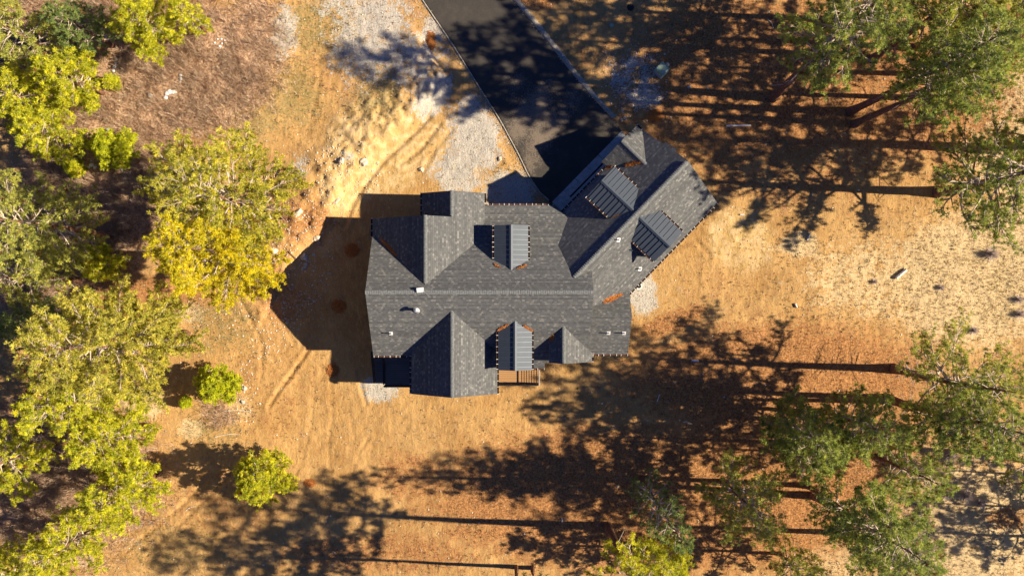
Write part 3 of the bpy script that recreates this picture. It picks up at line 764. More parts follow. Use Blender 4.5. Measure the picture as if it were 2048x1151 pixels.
def rail(p, q, parent, h=.92, cables=6, posts=2, cap=None, vert=False):
    p, q = Vector(p), Vector(q); bm = bmesh.new(); up = Vector((0, 0, 1))
    for i in range(posts):
        c = p.lerp(q, i / (posts - 1)); beam(bm, c, c + up * h, .06, .06, up=Vector((0, 1, 0)))
    if vert:
        n = int((q - p).length / .12)
        for i in range(1, n): c = p.lerp(q, i / n); beam(bm, c + up * .08, c + up * (h - .04), .018, .018, up=Vector((0, 1, 0)))
        beam(bm, p + up * .07, q + up * .07, .035, .03)
    else:
        for i in range(cables): z = up * (.10 + (h - .16) * i / cables); beam(bm, p + z, q + z, .022, .022)
    beam(bm, p + up * h, q + up * h, .09, .035)
    return bm_obj('railing', bm, cap or M['rail'], parent)
e0 = P(997, 742, zd); e1 = P(1079, 768, zd)
dk = deck(-1.15, e1.x, e1.y, -4.6, M['deck'])
rail((e1.x - .04, e1.y + .05, zd), (e1.x - .04, yS - .1, zd), dk, cap=M['railcap'], cables=7, posts=2)
rail((-1.05, e1.y + .05, zd), (e1.x - .1, e1.y + .05, zd), dk, posts=4, cables=6)
w0 = P(770, 712, zd); w1 = P(826, 771, zd)
dk2 = deck(w0.x, -6.9, w1.y, -4.4, M['deckgrey'])
rail((w0.x + .05, w1.y + .05, zd), (-7.0, w1.y + .05, zd), dk2, posts=3, cables=6)
rail((w0.x + .04, w1.y + .2, zd), (w0.x + .04, -5.6, zd), dk2, posts=2, cables=6)
# stairs down towards the south, west of the deck
bm = bmesh.new(); sx0 = P(751, 740, 0).x; sx1 = w0.x - .06; nst = 7; ys0 = -4.75; ys1 = P(760, 764, -.5).y
for i in range(nst):
    ya = ys0 + (ys1 - ys0) * i / nst; yb = ys0 + (ys1 - ys0) * (i + 1) / nst + .02; z = zd - .02 - i * .155
    box_at(bm, sx0, sx1, yb, ya, z - .045, z)
st = bm_obj('stairs', bm, M['deckgrey'], dk2)
bm = bmesh.new()
for x in (sx0 - .03, sx1 + .0): beam(bm, (x, ys0, zd - .32), (x, ys1, zd - .32 - nst * .155), .045, .22)
bm_obj('stringer', bm, M['dwood'], st)
rail((sx0 - .06, ys0 + .1, zd - .05), (sx0 - .06, ys1 + .05, zd - .1 - nst * .155), st, posts=3, cables=5)
rail((sx1 - .0, ys0, zd - .05), (sx1 - .0, ys1 + .05, zd - .1 - nst * .155), st, posts=2, cables=5)

# ------------------------------------------------------------------ pines
COLS = {   # two needle tints: (light, deep), mixed at random per tuft
 'yellow': ((.90, .76, .025), (.52, .50, .030)),
 'vivid':  ((.74, .76, .030), (.38, .44, .030)),
 'moss':   ((.76, .69, .08), (.30, .33, .05)),
 'lime':   ((.84, .80, .045), (.33, .39, .032)),
 'olive':  ((.66, .65, .13), (.28, .33, .08)),
 'green':  ((.54, .59, .12), (.18, .26, .07)),
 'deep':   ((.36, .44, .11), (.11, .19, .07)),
 'pine':   ((.78, .70, .11), (.36, .38, .06)),
}
def perp(d):
    a = np.cross(d, [0, 0, 1.0]); n = np.linalg.norm(a)
    return a / n if n > 1e-3 else np.array([1.0, 0, 0])
class Tree:
    def __init__(s, seed, Ht, R, cb, color, dens=1.0, lean=(0, 0), bushy=False, trunk_r=None, tuft=.20, side=None, branchy=1.0):
        s.r = random.Random(seed); s.np = np.random.RandomState(seed); s.Ht, s.R, s.cb = Ht, R, cb
        s.V, s.Fq, s.tp, s.td, s.ts = [], [], [], [], []
        s.bV, s.bF = [], []
        s.lean = np.array(lean); s.tuft = tuft; s.color = color; s.side = side
        tr = trunk_r or Ht * .0125 + .05; s.tr = tr
        # trunk path, slightly bent
        n = 12; ph = s.r.uniform(0, 6.28); am = .012 * Ht if not bushy else .01 * Ht
        s.path = [np.array([s.lean[0] * t ** 1.15 + am * sin(ph + t * 4) * t, s.lean[1] * t ** 1.15 + am * cos(ph * 1.7 + t * 3.4) * t, Ht * t]) for t in [i / n for i in range(n + 1)]]
        s.tube(s.path, [tr * (1 - .93 * (i / n) ** 1.1) * (1.35 if i == 0 else 1) for i in range(n + 1)], 9, s.V, s.Fq)
        nb = int((26 + 2.4 * Ht) * dens ** .5 * (1.25 if bushy else 1.0))
        ga = s.r.uniform(0, 6.28)
        for i in range(nb):
            t = cb + (1 - cb) * ((i + s.r.random()) / nb) ** .92; t = min(t, .985)
            u = (t - cb) / (1 - cb)
            prof = (1 - u) ** .62 * (.62 + .38 * min(1, u * 4)) if not bushy else (1 - u) ** .7 * (.75 + .25 * min(1, u * 5))
            L = R * (prof * s.r.uniform(.70, 1.12) + .10)
            if s.r.random() < .12: L *= .55
            ga += 2.4 + s.r.uniform(-.5, .5)
            if side is not None:      # one-sided crown
                L *= 1 + .35 * cos(ga - side)
            rise = -.12 + .75 * u + s.r.uniform(-.12, .15)
            s.branch(s.at(t), ga, L, rise, tr * (1 - t) * .42 + .018, dens)
        for j in range(int(8 * dens)): s.add(s.at(.99) + np.array([s.r.gauss(0, .15), s.r.gauss(0, .15), s.r.uniform(-.4, .1)]), np.array([0, 0, 1.0]), 1.0)
        # dead stubs on the bare trunk
        if cb > .2:
            for i in range(int(9 * branchy)):
                t = s.r.uniform(cb * .35, cb * 1.1); a = s.r.uniform(0, 6.28); L = s.r.uniform(.5, R * .5); p = s.at(t); d = np.array([cos(a), sin(a), s.r.uniform(-.25, .15)])
                q = [p + d * L * f + np.array([0, 0, .06 * L * s.r.uniform(-1, 1) * f]) for f in (0, .35, .7, 1)]
                s.tube(q, [.03, .022, .014, .005], 4, s.bV, s.bF)
    def at(s, t):
        x = t * (len(s.path) - 1); i = min(int(x), len(s.path) - 2); f = x - i; return s.path[i] * (1 - f) + s.path[i + 1] * f
    def tube(s, pts, rad, n, V, Fq):
        o = len(V)
        for i, (p, r) in enumerate(zip(pts, rad)):
            d = pts[min(i + 1, len(pts) - 1)] - pts[max(i - 1, 0)]; d = d / (np.linalg.norm(d) + 1e-9); a = perp(d); b = np.cross(d, a)
            for k_ in range(n): th = 2 * pi * k_ / n; V.append(p + (a * cos(th) + b * sin(th)) * r)
        for i in range(len(pts) - 1):
            for k_ in range(n): j = (k_ + 1) % n; Fq.append((o + i * n + k_, o + i * n + j, o + (i + 1) * n + j, o + (i + 1) * n + k_))
    def add(s, p, d, sc_): s.tp.append(p); s.td.append(d / (np.linalg.norm(d) + 1e-9)); s.ts.append(sc_)
    def branch(s, p, a, L, rise, r, dens):
        d = np.array([cos(a), sin(a), rise]); pts = [p]; n = 6; cur = p.copy(); da = s.r.uniform(-.12, .12)
        for i in range(n):
            cur = cur + d * (L / n); pts.append(cur.copy()); a += da + s.r.uniform(-.12, .12); d = np.array([cos(a), sin(a), d[2] + .05])
        s.tube(pts, [r * (1 - .85 * i / n) for i in range(n + 1)], 4, s.bV, s.bF)
        nt = max(3, int(L * 5.0 * dens))
        for i in range(nt):
            f = .28 + .72 * (i + s.r.random()) / nt; x = f * n; k_ = min(int(x), n - 1); q = pts[k_] * (1 - (x - k_)) + pts[k_ + 1] * (x - k_)
            sl_ = L * s.r.uniform(.12, .34) * (1.15 - .6 * abs(f - .6)); sa = a + s.r.choice((-1, 1)) * s.r.uniform(.5, 1.15) * (1.1 - .5 * f)
            dd = np.array([cos(sa), sin(sa), s.r.uniform(-.05, .45)]); e = q + dd * sl_
            if s.r.random() < .75: s.tube([q, (q + e) / 2 + np.array([0, 0, -.02 * sl_]), e], [r * .35 + .006, r * .25 + .005, .006], 3, s.bV, s.bF)
            m = 1 + int(sl_ * 3.0)
            for j in range(m):
                g = 1 - .75 * j / max(1, m); s.add(q + (e - q) * g + np.array([s.r.gauss(0, .06), s.r.gauss(0, .06), s.r.gauss(.02, .05)]), dd + np.array([0, 0, .5]), s.r.uniform(.75, 1.2))
        s.add(pts[-1], d + np.array([0, 0, .4]), 1.15)
    def meshes(s):
        tp, td, ts = np.array(s.tp), np.array(s.td), np.array(s.ts); n = len(tp); K = 30; rs = s.np
        v = rs.normal(size=(n, K, 3)); v /= np.linalg.norm(v, axis=2, keepdims=True)
        v = v + td[:, None, :] * .62; v /= np.linalg.norm(v, axis=2, keepdims=True)
        Ln = s.tuft * ts[:, None, None] * rs.uniform(.75, 1.15, (n, K, 1))
        w_ = rs.normal(size=(n, K, 3)); sd = np.cross(v, w_); sd /= np.linalg.norm(sd, axis=2, keepdims=True) + 1e-9
        wd_ = .0135 * (.7 + .3 * ts[:, None, None])
        c = tp[:, None, :] + v * .015
        A = c + sd * wd_ * .6; B = c - sd * wd_ * .6; C = c + v * Ln * .62 - sd * wd_; D_ = c + v * Ln * .62 + sd * wd_; E = c + v * Ln
        V = np.stack([A, B, C, E, D_], 2).reshape(-1, 3); base = np.arange(n * K)[:, None] * 5
        Fc = base + np.array([[0, 1, 2, 3, 4]])
        me = np_mesh('crown', V, Fc, 5)
        hi, lo = [np.array(c_) for c_ in COLS[s.color]]
        mixf = np.clip(rs.normal(.55, .28, (n, 1)), 0, 1); tc = lo + (hi - lo) * mixf; tc = tc * rs.uniform(.8, 1.2, (n, 1))
        dead = rs.random_sample((n, 1)) < .03; tc = np.where(dead, np.array([[.30, .17, .05]]), tc)
        cc = np.repeat(np.repeat(tc[:, None, :], K, 1) * rs.uniform(.85, 1.15, (n, K, 1)), 5, 1).reshape(n, K * 5, 3)
        set_col(me, 'Tint', cc.reshape(-1, 3))
        me.materials.append(M['needle'])
        nv = len(s.V); V2 = np.array(s.V + s.bV); F2 = np.concatenate([np.array(s.Fq), np.array(s.bF) + nv])
        tm = np_mesh('trunk', V2, F2, 4); tm.materials.append(M['bark']); tm.materials.append(M['twig'])
        mi = np.zeros(len(F2), dtype=np.int32); mi[len(s.Fq):] = 1; tm.polygons.foreach_set('material_index', mi)
        tm.polygons.foreach_set('use_smooth', np.ones(len(F2), dtype=bool))
        return tm, me
NT_ = [0]
def plant(px, py, Ht, R, cb, color, label, name='pine_tree', cat='tree', group='tall pines around the house', **kw):
    seed = 100 + NT_[0] * 7; NT_[0] += 1
    kw['dens'] = kw.get('dens', 1.0) * {'tall pines east of the house': .86, 'sunlit pines west of the house': 1.25}.get(group, 1.0)
    g = G(px, py); t = Tree(seed, Ht, R, cb, color, **kw); tm, cr = t.meshes()
    o = empty(name, (g.x, g.y, g.z - .08)); tag(o, label, cat, group)
    link_mesh('trunk', tm, None, o); link_mesh('crown', cr, None, o)
    return o
# left side, west of the house
lg = 'sunlit pines west of the house'
plant(568, 430, 17.5, 3.8, .24, 'moss', 'big open olive pine with pale bare limbs, above the yellow one, left of the bank', group=lg, dens=1.15, side=2.6)
plant(532, 516, 16.5, 3.3, .22, 'yellow', 'bright yellow pine, touching the tip of the house shadow', group=lg, dens=1.5)
plant(372, 668, 18.5, 4.1, .28, 'pine', 'wide pale pine with long bare limbs at the left edge, below centre', group=lg, dens=1.35)
plant(255, 775, 12.5, 2.8, .2, 'lime', 'lime green pine directly below the widest pale pine', group=lg, dens=1.2)
plant(298, 850, 10, 2.5, .2, 'lime', 'round lime pine level with the smaller of the two shadows beside the track', group=lg, dens=1.4)
plant(312, 950, 10, 2.4, .2, 'lime', 'lime pine whose crown reaches farthest right in the lower left grove', group=lg, dens=1.4)
plant(210, 1045, 10, 2.5, .18, 'lime', 'lime pine on the lower edge of the lower left grove', group=lg, dens=1.2)
plant(110, 885, 12, 2.7, .25, 'lime', 'pine on the left frame edge below the wide pale pine', group=lg)
plant(110, 1105, 11, 2.7, .2, 'lime', 'pine in the bottom left corner of the picture', group=lg)
plant(206, 186, 7.5, 2.05, .2, 'lime', 'round yellow-green pine left of the brush and snow streaks', group=lg, dens=1.5)
plant(345, 86, 7.5, 2.3, .2, 'lime', 'round lime pine at the top, above the bare brush', group=lg, dens=1.5)
plant(117, 225, 7.5, 2.3, .2, 'lime', 'lime pine below the round yellow-green one, upper left', group=lg, dens=1.3)
plant(165, 292, 7.0, 1.9, .2, 'lime', 'small lime pine near the left edge, above the shaded brush', group=lg, dens=1.2)
plant(140, 120, 11, 2.5, .2, 'olive', 'olive pine in the top left corner', group=lg)
plant(225, 92, 7.5, 2.0, .2, 'deep', 'dark shaded pine between the top left corner and the round lime pine', group=lg)
plant(220, 470, 16.0, 3.3, .3, 'olive', 'soft olive pine at the left edge, level with the yellow pine', group=lg, dens=.95)
plant(160, 560, 13, 2.4, .3, 'olive', 'thin olive pine just below the soft olive pine at the left edge', group=lg, dens=.8)
plant(140, 645, 8, 2.0, .2, 'deep', 'dark low pine in shade at the left edge above the wide pale pine', group=lg)
plant(412, 62, 6, 1.1, .2, 'lime', 'slim lime pine right of the round pine at the top', group=lg)
yg = 'young bushy pines'
kw = dict(name='young_pine', group=yg, bushy=True, tuft=.17)
plant(449, 762, 3.6, 1.45, .10, 'vivid', 'round vivid young pine with a crisp shadow beside the track', dens=3.2, **kw)
plant(545, 937, 5.6, 2.0, .12, 'lime', 'larger round young pine standing alone with a long dark shadow', dens=2.6, **kw)
plant(252, 302, 3.8, 1.5, .08, 'vivid', 'young pine beside snow patches in the brush', dens=2.8, **kw)
plant(228, 528, 4.2, 1.4, .08, 'lime', 'young pine in the shade, left of the yellow pine', dens=2.6, **kw)
plant(375, 803, 1.0, .32, .05, 'vivid', 'tiny pine seedling left of the vivid young pine', dens=3, **kw)
plant(158, 338, 1.6, .6, .05, 'lime', 'small seedling in the shaded brush, far left', dens=3, **kw)
plant(231, 168, 1.3, .5, .05, 'lime', 'small seedling at the foot of the snow streak', dens=3, **kw)
# right side, east of the house
rg = 'tall pines east of the house'
plant(1545, 196, 19.5, 3.4, .46, 'green', 'tall pine with a dark leaning trunk, nearest the pale pipe', group=rg, dens=1.25, lean=(.1, 1.8))
plant(1700, 223, 18.5, 2.8, .50, 'green', 'pine whose trunk foot bends over a long shadow, second from the pale pipe', group=rg, dens=1.2, lean=(.5, 0))
plant(1708, 248, 16.5, 2.6, .50, 'green', 'pine rooted just below the bent trunk, upper right', group=rg, dens=1.2, lean=(1.2, .4))
plant(1745, 118, 17.5, 3.2, .40, 'olive', 'pine with a short visible trunk in the upper right grove', group=rg, dens=1.2, lean=(0, .8))
plant(1660, 40, 14.5, 3.2, .3, 'green', 'pine at the top edge above the upper right grove', group=rg, dens=1.2)
plant(1830, 95, 16, 3.2, .3, 'olive', 'pine near the top right corner', group=rg)
plant(1640, -40, 17, 3.0, .35, 'green', 'pine cut by the top frame edge, right of the driveway', group=rg)
plant(1876, 384, 15.0, 4.2, .22, 'green', 'pine at the right edge with the thickest shadow, pointing at the garage', group=rg, dens=1.15, trunk_r=.36)
plant(1960, 300, 15, 3.0, .3, 'olive', 'pine at the right edge above the one with the thickest shadow', group=rg)
plant(1788, 737, 14.5, 4.0, .36, 'olive', 'open pine with many bare grey limbs over pale straw, right', group=rg, dens=.95, trunk_r=.32, branchy=3)
plant(1776, 795, 17.0, 2.7, .42, 'green', 'pine with a dark trunk directly below the open bare-limbed pine', group=rg, dens=1.25)
plant(1780, 802, 13, 2.6, .34, 'green', 'thin trunked pine leaning over the edge of the lower right grove', group=rg, lean=(.6, -.6))
plant(1556, 838, 11.0, 2.6, .22, 'green', 'dense round-topped green pine nearest the east end of the house', group=rg, dens=1.9)
plant(1556, 885, 9.0, 1.8, .3, 'green', 'slender pine with a thread-thin shadow below the round-topped pine', group=rg)
plant(1652, 822, 11, 2.6, .25, 'green', 'dark pine behind the round-topped pine, lower right', group=rg, dens=1.4)
plant(1614, 970, 13, 2.6, .4, 'green', 'green pine above the two parallel leaning trunks', group=rg, dens=1.2)
plant(1625, 990, 17, 3.0, .45, 'green', 'pine with a long straight trunk slanting to the bottom right', group=rg, dens=1.3, lean=(0, .6))
plant(1446, 962, 10.5, 3.0, .2, 'olive', 'broad olive pine at the bottom with pale bare twigs', group=rg, dens=1.25)
plant(1283, 957, 13.5, 1.6, .15, 'deep', 'narrow dark blue-green pine left of the broad olive pine', group=rg, dens=1.0, lean=(.3, -.9))
plant(1216, 1052, 18.5, 3.2, .56, 'lime', 'pine with a stout bare trunk and long straight shadow, bottom centre', group=rg, dens=1.3, trunk_r=.3, lean=(.6, .2))
plant(1312, 1098, 6.5, 2.0, .2, 'lime', 'bright lime pine below right of the stout bare trunk', group=rg, dens=1.8)
plant(1033, 1133, 16.5, 3.0, .5, 'green', 'left one of two thin trunks rising from the bottom frame edge', group=rg, trunk_r=.14)
plant(1065, 1134, 14.5, 2.4, .5, 'green', 'right one of two thin trunks rising from the bottom frame edge', group=rg, trunk_r=.14)
plant(1862, 150, 14, 2.9, .3, 'olive', 'yellowish pine in the right part of the upper right grove', group=rg, dens=1.1)
plant(1812, 196, 13, 2.6, .3, 'green', 'pine on the lower right fringe of the upper right grove', group=rg, dens=1.1)
plant(1990, 100, 13, 3.0, .3, 'olive', 'pine filling the top right corner of the picture', group=rg)
plant(1560, 1106, 6.5, 2.2, .2, 'olive', 'olive pine cut by the bottom edge, right of the broad olive pine', group=rg, dens=1.2)
plant(1752, 912, 10, 2.2, .2, 'green', 'low green pine at the upper rim of the straw clearing, lower right', group=rg, dens=1.2)
plant(1995, 905, 12, 2.8, .3, 'green', 'pine at the right edge above the straw clearing', group=rg, dens=1.1)
plant(1700, 1065, 14, 2.8, .3, 'green', 'pine at the bottom edge right of the long slanting trunk', group=rg)
# just outside the right edge: only their shadows and tips show
plant(2125, 950, 6.8, 1.9, .15, 'green', 'small pine outside the right edge casting the uppermost of three shadows on straw', group='pines past the right edge', name='young_pine')
plant(2135, 1016, 7.0, 2.0, .15, 'green', 'small pine outside the right edge casting the middle of three shadows on straw', group='pines past the right edge', name='young_pine')
plant(2150, 1075, 8.6, 2.4, .15, 'green', 'pine outside the right edge casting the lowest of three shadows on straw', group='pines past the right edge', name='young_pine')
plant(2120, 300, 18, 3.4, .3, 'green', 'pine leaning in from outside the right edge, upper part', group='pines past the right edge')
plant(1900, -30, 17, 3.4, .3, 'green', 'pine outside the top right corner', group='pines past the right edge')

# ------------------------------------------------------------------ small things on the ground
rng = np.random.RandomState(77)
def scatter(n, weight_fn, xr=(-39, 39), yr=(-22, 22)):
    X, Y = [], []; got = 0
    while got < n:
        x = rng.uniform(*xr, 40000); y = rng.uniform(*yr, 40000); k_ = rng.random_sample(40000) < weight_fn(x, y)
        X.append(x[k_]); Y.append(y[k_]); got += k_.sum()
        if len(X) > 60: break
    return np.concatenate(X)[:n], np.concatenate(Y)[:n]
drv = np.array([[p.x, p.y] for p in DL] + [[p.x, p.y] for p in DRx[::-1]])
def inside(poly, x, y):
    r = np.zeros(len(x), bool); j = len(poly) - 1
    for i in range(len(poly)):
        xi, yi = poly[i]; xj, yj = poly[j]
        r ^= ((yi > y) != (yj > y)) & (x < (xj - xi) * (y - yi) / (yj - yi + 1e-12) + xi); j = i
    return r
hpoly = [np.array([[XW + .3, YE], [XW + .3, AYf], [BWX, AYf], [BWX, BYf], [EX, BYf], [EX, YN], [3, YN], [3, 6.5], [7, 11], [9.4, 11.6], [12.2, 9], [15, 6.2], [8.5, -.6], [8.5, -4.7], [5.8, -5.3], [2.4, -5.6], [2.3, -7], [-1, -7], [-1, -7.6], [-7, -7.6], [-9.8, -7]])]
def blocked(x, y): return inside(drv, x, y) | inside(hpoly[0], x, y)
def stems(name, X, Y, m, L, spread, width, c1, c2, label, cat, lean=0.0, curve=.25, patchy=None):
    n = len(X); z = hz(X, Y)
    a = rng.uniform(0, 2 * pi, (n, m)); tl = np.abs(rng.normal(0, spread, (n, m)))
    Ls = rng.uniform(L[0], L[1], (n, 1)) * rng.uniform(.5, 1.1, (n, m))
    d = np.stack([np.cos(a) * np.sin(tl) + lean, np.sin(a) * np.sin(tl) + lean * .6, np.cos(tl)], -1)
    b = np.stack([X[:, None] + np.cos(a) * .04 * Ls, Y[:, None] + np.sin(a) * .04 * Ls, np.broadcast_to(z[:, None] - .01, (n, m))], -1)
    mid = b + d * Ls[..., None] * .55; tip = b + d * Ls[..., None]; tip[..., 2] -= curve * Ls * np.sin(tl)
    s_ = np.stack([-np.sin(a), np.cos(a), np.zeros_like(a)], -1) * width
    A, B, C, D_ = b - s_, b + s_, mid + s_ * .8, mid - s_ * .8
    V = np.stack([A, B, C, tip, D_], 2).reshape(-1, 3); Fc = np.arange(n * m)[:, None] * 5 + np.array([[0, 1, 2, 3, 4]])
    me = np_mesh(name, V, Fc, 5)
    t = np.clip(rng.normal(.5, .25, (n, 1, 1)) + rng.normal(0, .18, (n, m, 1)), 0, 1)
    cc = np.array(c1) + (np.array(c2) - np.array(c1)) * t
    set_col(me, 'Tint', np.repeat(cc, 5, 1).reshape(-1, 3)); me.materials.append(M['blade'])
    return tag(link_mesh(name, me), label, cat, kind='stuff')
SNOW = [(340, 187, 20), (228, 118, 12), (227, 135, 12), (222, 155, 12), (440, 84, 20), (361, 158, 12), (206, 268, 20), (192, 285, 18), (183, 330, 18), (212, 78, 12), (245, 340, 14)]
def snowmask(x, y):
    r = np.ones_like(x)
    for px, py, q in SNOW: c = P(px, py, .8); r = np.minimum(r, np.clip((np.hypot(x - c.x, y - c.y) / (q * .037)) - .7, 0, 1))
    return r
pn = lambda x, y: .5 + .5 * np.sin(x * 1.7 + 2 * np.sin(y * 1.1)) * np.cos(y * 1.9 + 1.5 * np.sin(x * .8))
wb = lambda x, y: np.clip(zone_w('brush', x, y) - .15, 0, 1) * (.05 + .95 * pn(x, y)) * snowmask(x, y) * (~blocked(x, y))
X, Y = scatter(9000, wb)
stems('dry_brush', X, Y, 20, (.3, 1.1), .8, .0042, (.46, .29, .19), (1.0, .80, .60), 'tangle of bare pinkish brown brush on the upper left slope', 'brush', lean=.15, curve=.06)
wg = lambda x, y: np.clip(.75 * zone_w('pale', x, y) + .35 * zone_w('olive', x, y) + .05, 0, 1) * (~blocked(x, y))
X, Y = scatter(15000, wg)
stems('dry_grass', X, Y, 8, (.10, .26), .8, .008, (.50, .38, .20), (.95, .80, .52), 'short dry straw-coloured grass in the clearings', 'grass', lean=.1)
wl = lambda x, y: np.clip(zone_w('litter', x, y), 0, 1) * (~blocked(x, y))
X, Y = scatter(14000, wl)
stems('needle_litter', X, Y, 7, (.06, .20), 1.25, .010, (.16, .06, .025), (.66, .36, .15), 'rust-coloured pine needle litter under the trees', 'needle litter')
wo_ = lambda x, y: np.clip(zone_w('olive', x, y) - .1, 0, 1) * (~blocked(x, y))
X, Y = scatter(5000, wo_)
stems('thin_green_grass', X, Y, 6, (.06, .14), .8, .009, (.26, .27, .06), (.52, .46, .15), 'thin olive grass on the graded slope', 'grass')

def blobs(X, Y, r, flat=.6):
    """many small stones as squashed octahedra-like lumps"""
    n = len(X); z = hz(X, Y)
    u = np.array([[1, 0, 0], [.3, .95, 0], [-.8, .6, 0], [-.85, -.5, 0], [.2, -1, 0], [.05, .1, 1], [0, 0, -1]])
    Fc0 = np.array([[0, 1, 5], [1, 2, 5], [2, 3, 5], [3, 4, 5], [4, 0, 5], [1, 0, 6], [2, 1, 6], [3, 2, 6], [4, 3, 6], [0, 4, 6]])
    a = rng.uniform(0, 2 * pi, n); c, s_ = np.cos(a), np.sin(a)
    P_ = u[None] * rng.uniform(.7, 1.3, (n, 7, 1)) * r[:, None, None]
    x = P_[..., 0] * c[:, None] - P_[..., 1] * s_[:, None]; y = (P_[..., 0] * s_[:, None] + P_[..., 1] * c[:, None]) * .8
    V = np.stack([x + X[:, None], y + Y[:, None], P_[..., 2] * flat + z[:, None]], -1).reshape(-1, 3)
    return V, (np.arange(n)[:, None, None] * 7 + Fc0[None]).reshape(-1, 3)
def pebbles(name, n, wf, rr, c1, c2, label, cat):
    X, Y = scatter(n, wf); r = rng.uniform(rr[0], rr[1], len(X)) ** 1.0
    V, Fc = blobs(X, Y, r); me = np_mesh(name, V, Fc, 3)
    cc = np.array(c1) + (np.array(c2) - np.array(c1)) * rng.random_sample((len(X), 1)); set_col(me, 'Tint', np.repeat(cc, 7, 0))
    me.materials.append(M['blade']); return tag(link_mesh(name, me), label, cat, kind='stuff')
ZW['stony'] = []
for cx, cy, rx, ry, rot, wt in [(590, 470, 50, 60, 30, 1.0), (600, 580, 45, 90, -25, 1.0), (570, 440, 40, 30, 0, .8), (545, 660, 30, 60, -30, .8), (700, 335, 60, 40, -35, .8), (640, 400, 40, 50, 0, .6), (480, 780, 30, 60, 0, .5), (440, 640, 60, 40, 0, .35), (1262, 160, 55, 55, 0, 1), (1290, 205, 25, 16, 0, 1)]:
    c = P(cx, cy, 0); ZW['stony'].append((c.x, c.y, rx * .037, ry * .037, cos(radians(-rot)), sin(radians(-rot)), wt))
pebbles('pale_pebbles', 2600, lambda x, y: (np.clip(zone_w('stony', x, y), 0, 1) + .012) * (~blocked(x, y)), (.02, .095), (.45, .38, .30), (.86, .78, .66), 'pale pebbles scattered over the bank and graded dirt', 'pebbles')
pebbles('gravel_stones', 5000, lambda x, y: np.clip(zone_w('gravel', x, y), 0, 1) * (~blocked(x, y)), (.015, .05), (.25, .24, .23), (.75, .72, .68), 'loose grey gravel beside the driveway and house', 'gravel')
def edge_scatter(n):
    X_, Y_ = [], []
    for L_e, k_ in ((nA, -1), (nB[:86], 1)):
        for i in range(n):
            t = rng.uniform(0, len(L_e) - 2); a = L_e[int(t)].lerp(L_e[int(t) + 1], t % 1); X_.append(a.x + k_ * abs(rng.normal(.0, .28)) - k_ * .06); Y_.append(a.y + rng.normal(0, .1))
    return np.array(X_), np.array(Y_)
X, Y = edge_scatter(1500); r_ = rng.uniform(.015, .05, len(X)); V, Fc = blobs(X, Y, r_)
V[:, 2] += np.repeat(np.where(inside(drv, X, Y), .045, 0.02), 7)
me = np_mesh('edge_stones', V, Fc, 3); cc = np.array([.32, .27, .21]) + np.array([.42, .40, .36]) * rng.random_sample((len(X), 1)); set_col(me, 'Tint', np.repeat(cc, 7, 0)); me.materials.append(M['blade'])
tag(link_mesh('edge_stones', me), 'loose stones spilled along both driveway edges', 'gravel', kind='stuff')
pebbles('pine_cones', 1300, lambda x, y: (np.clip(zone_w('litter', x, y) * .5 + zone_w('pale', x, y) * .55, 0, 1)) * (x > 8) * (~blocked(x, y)), (.025, .06), (.05, .03, .02), (.16, .08, .05), 'dark fallen pine cones on the straw and litter', 'pine cones')

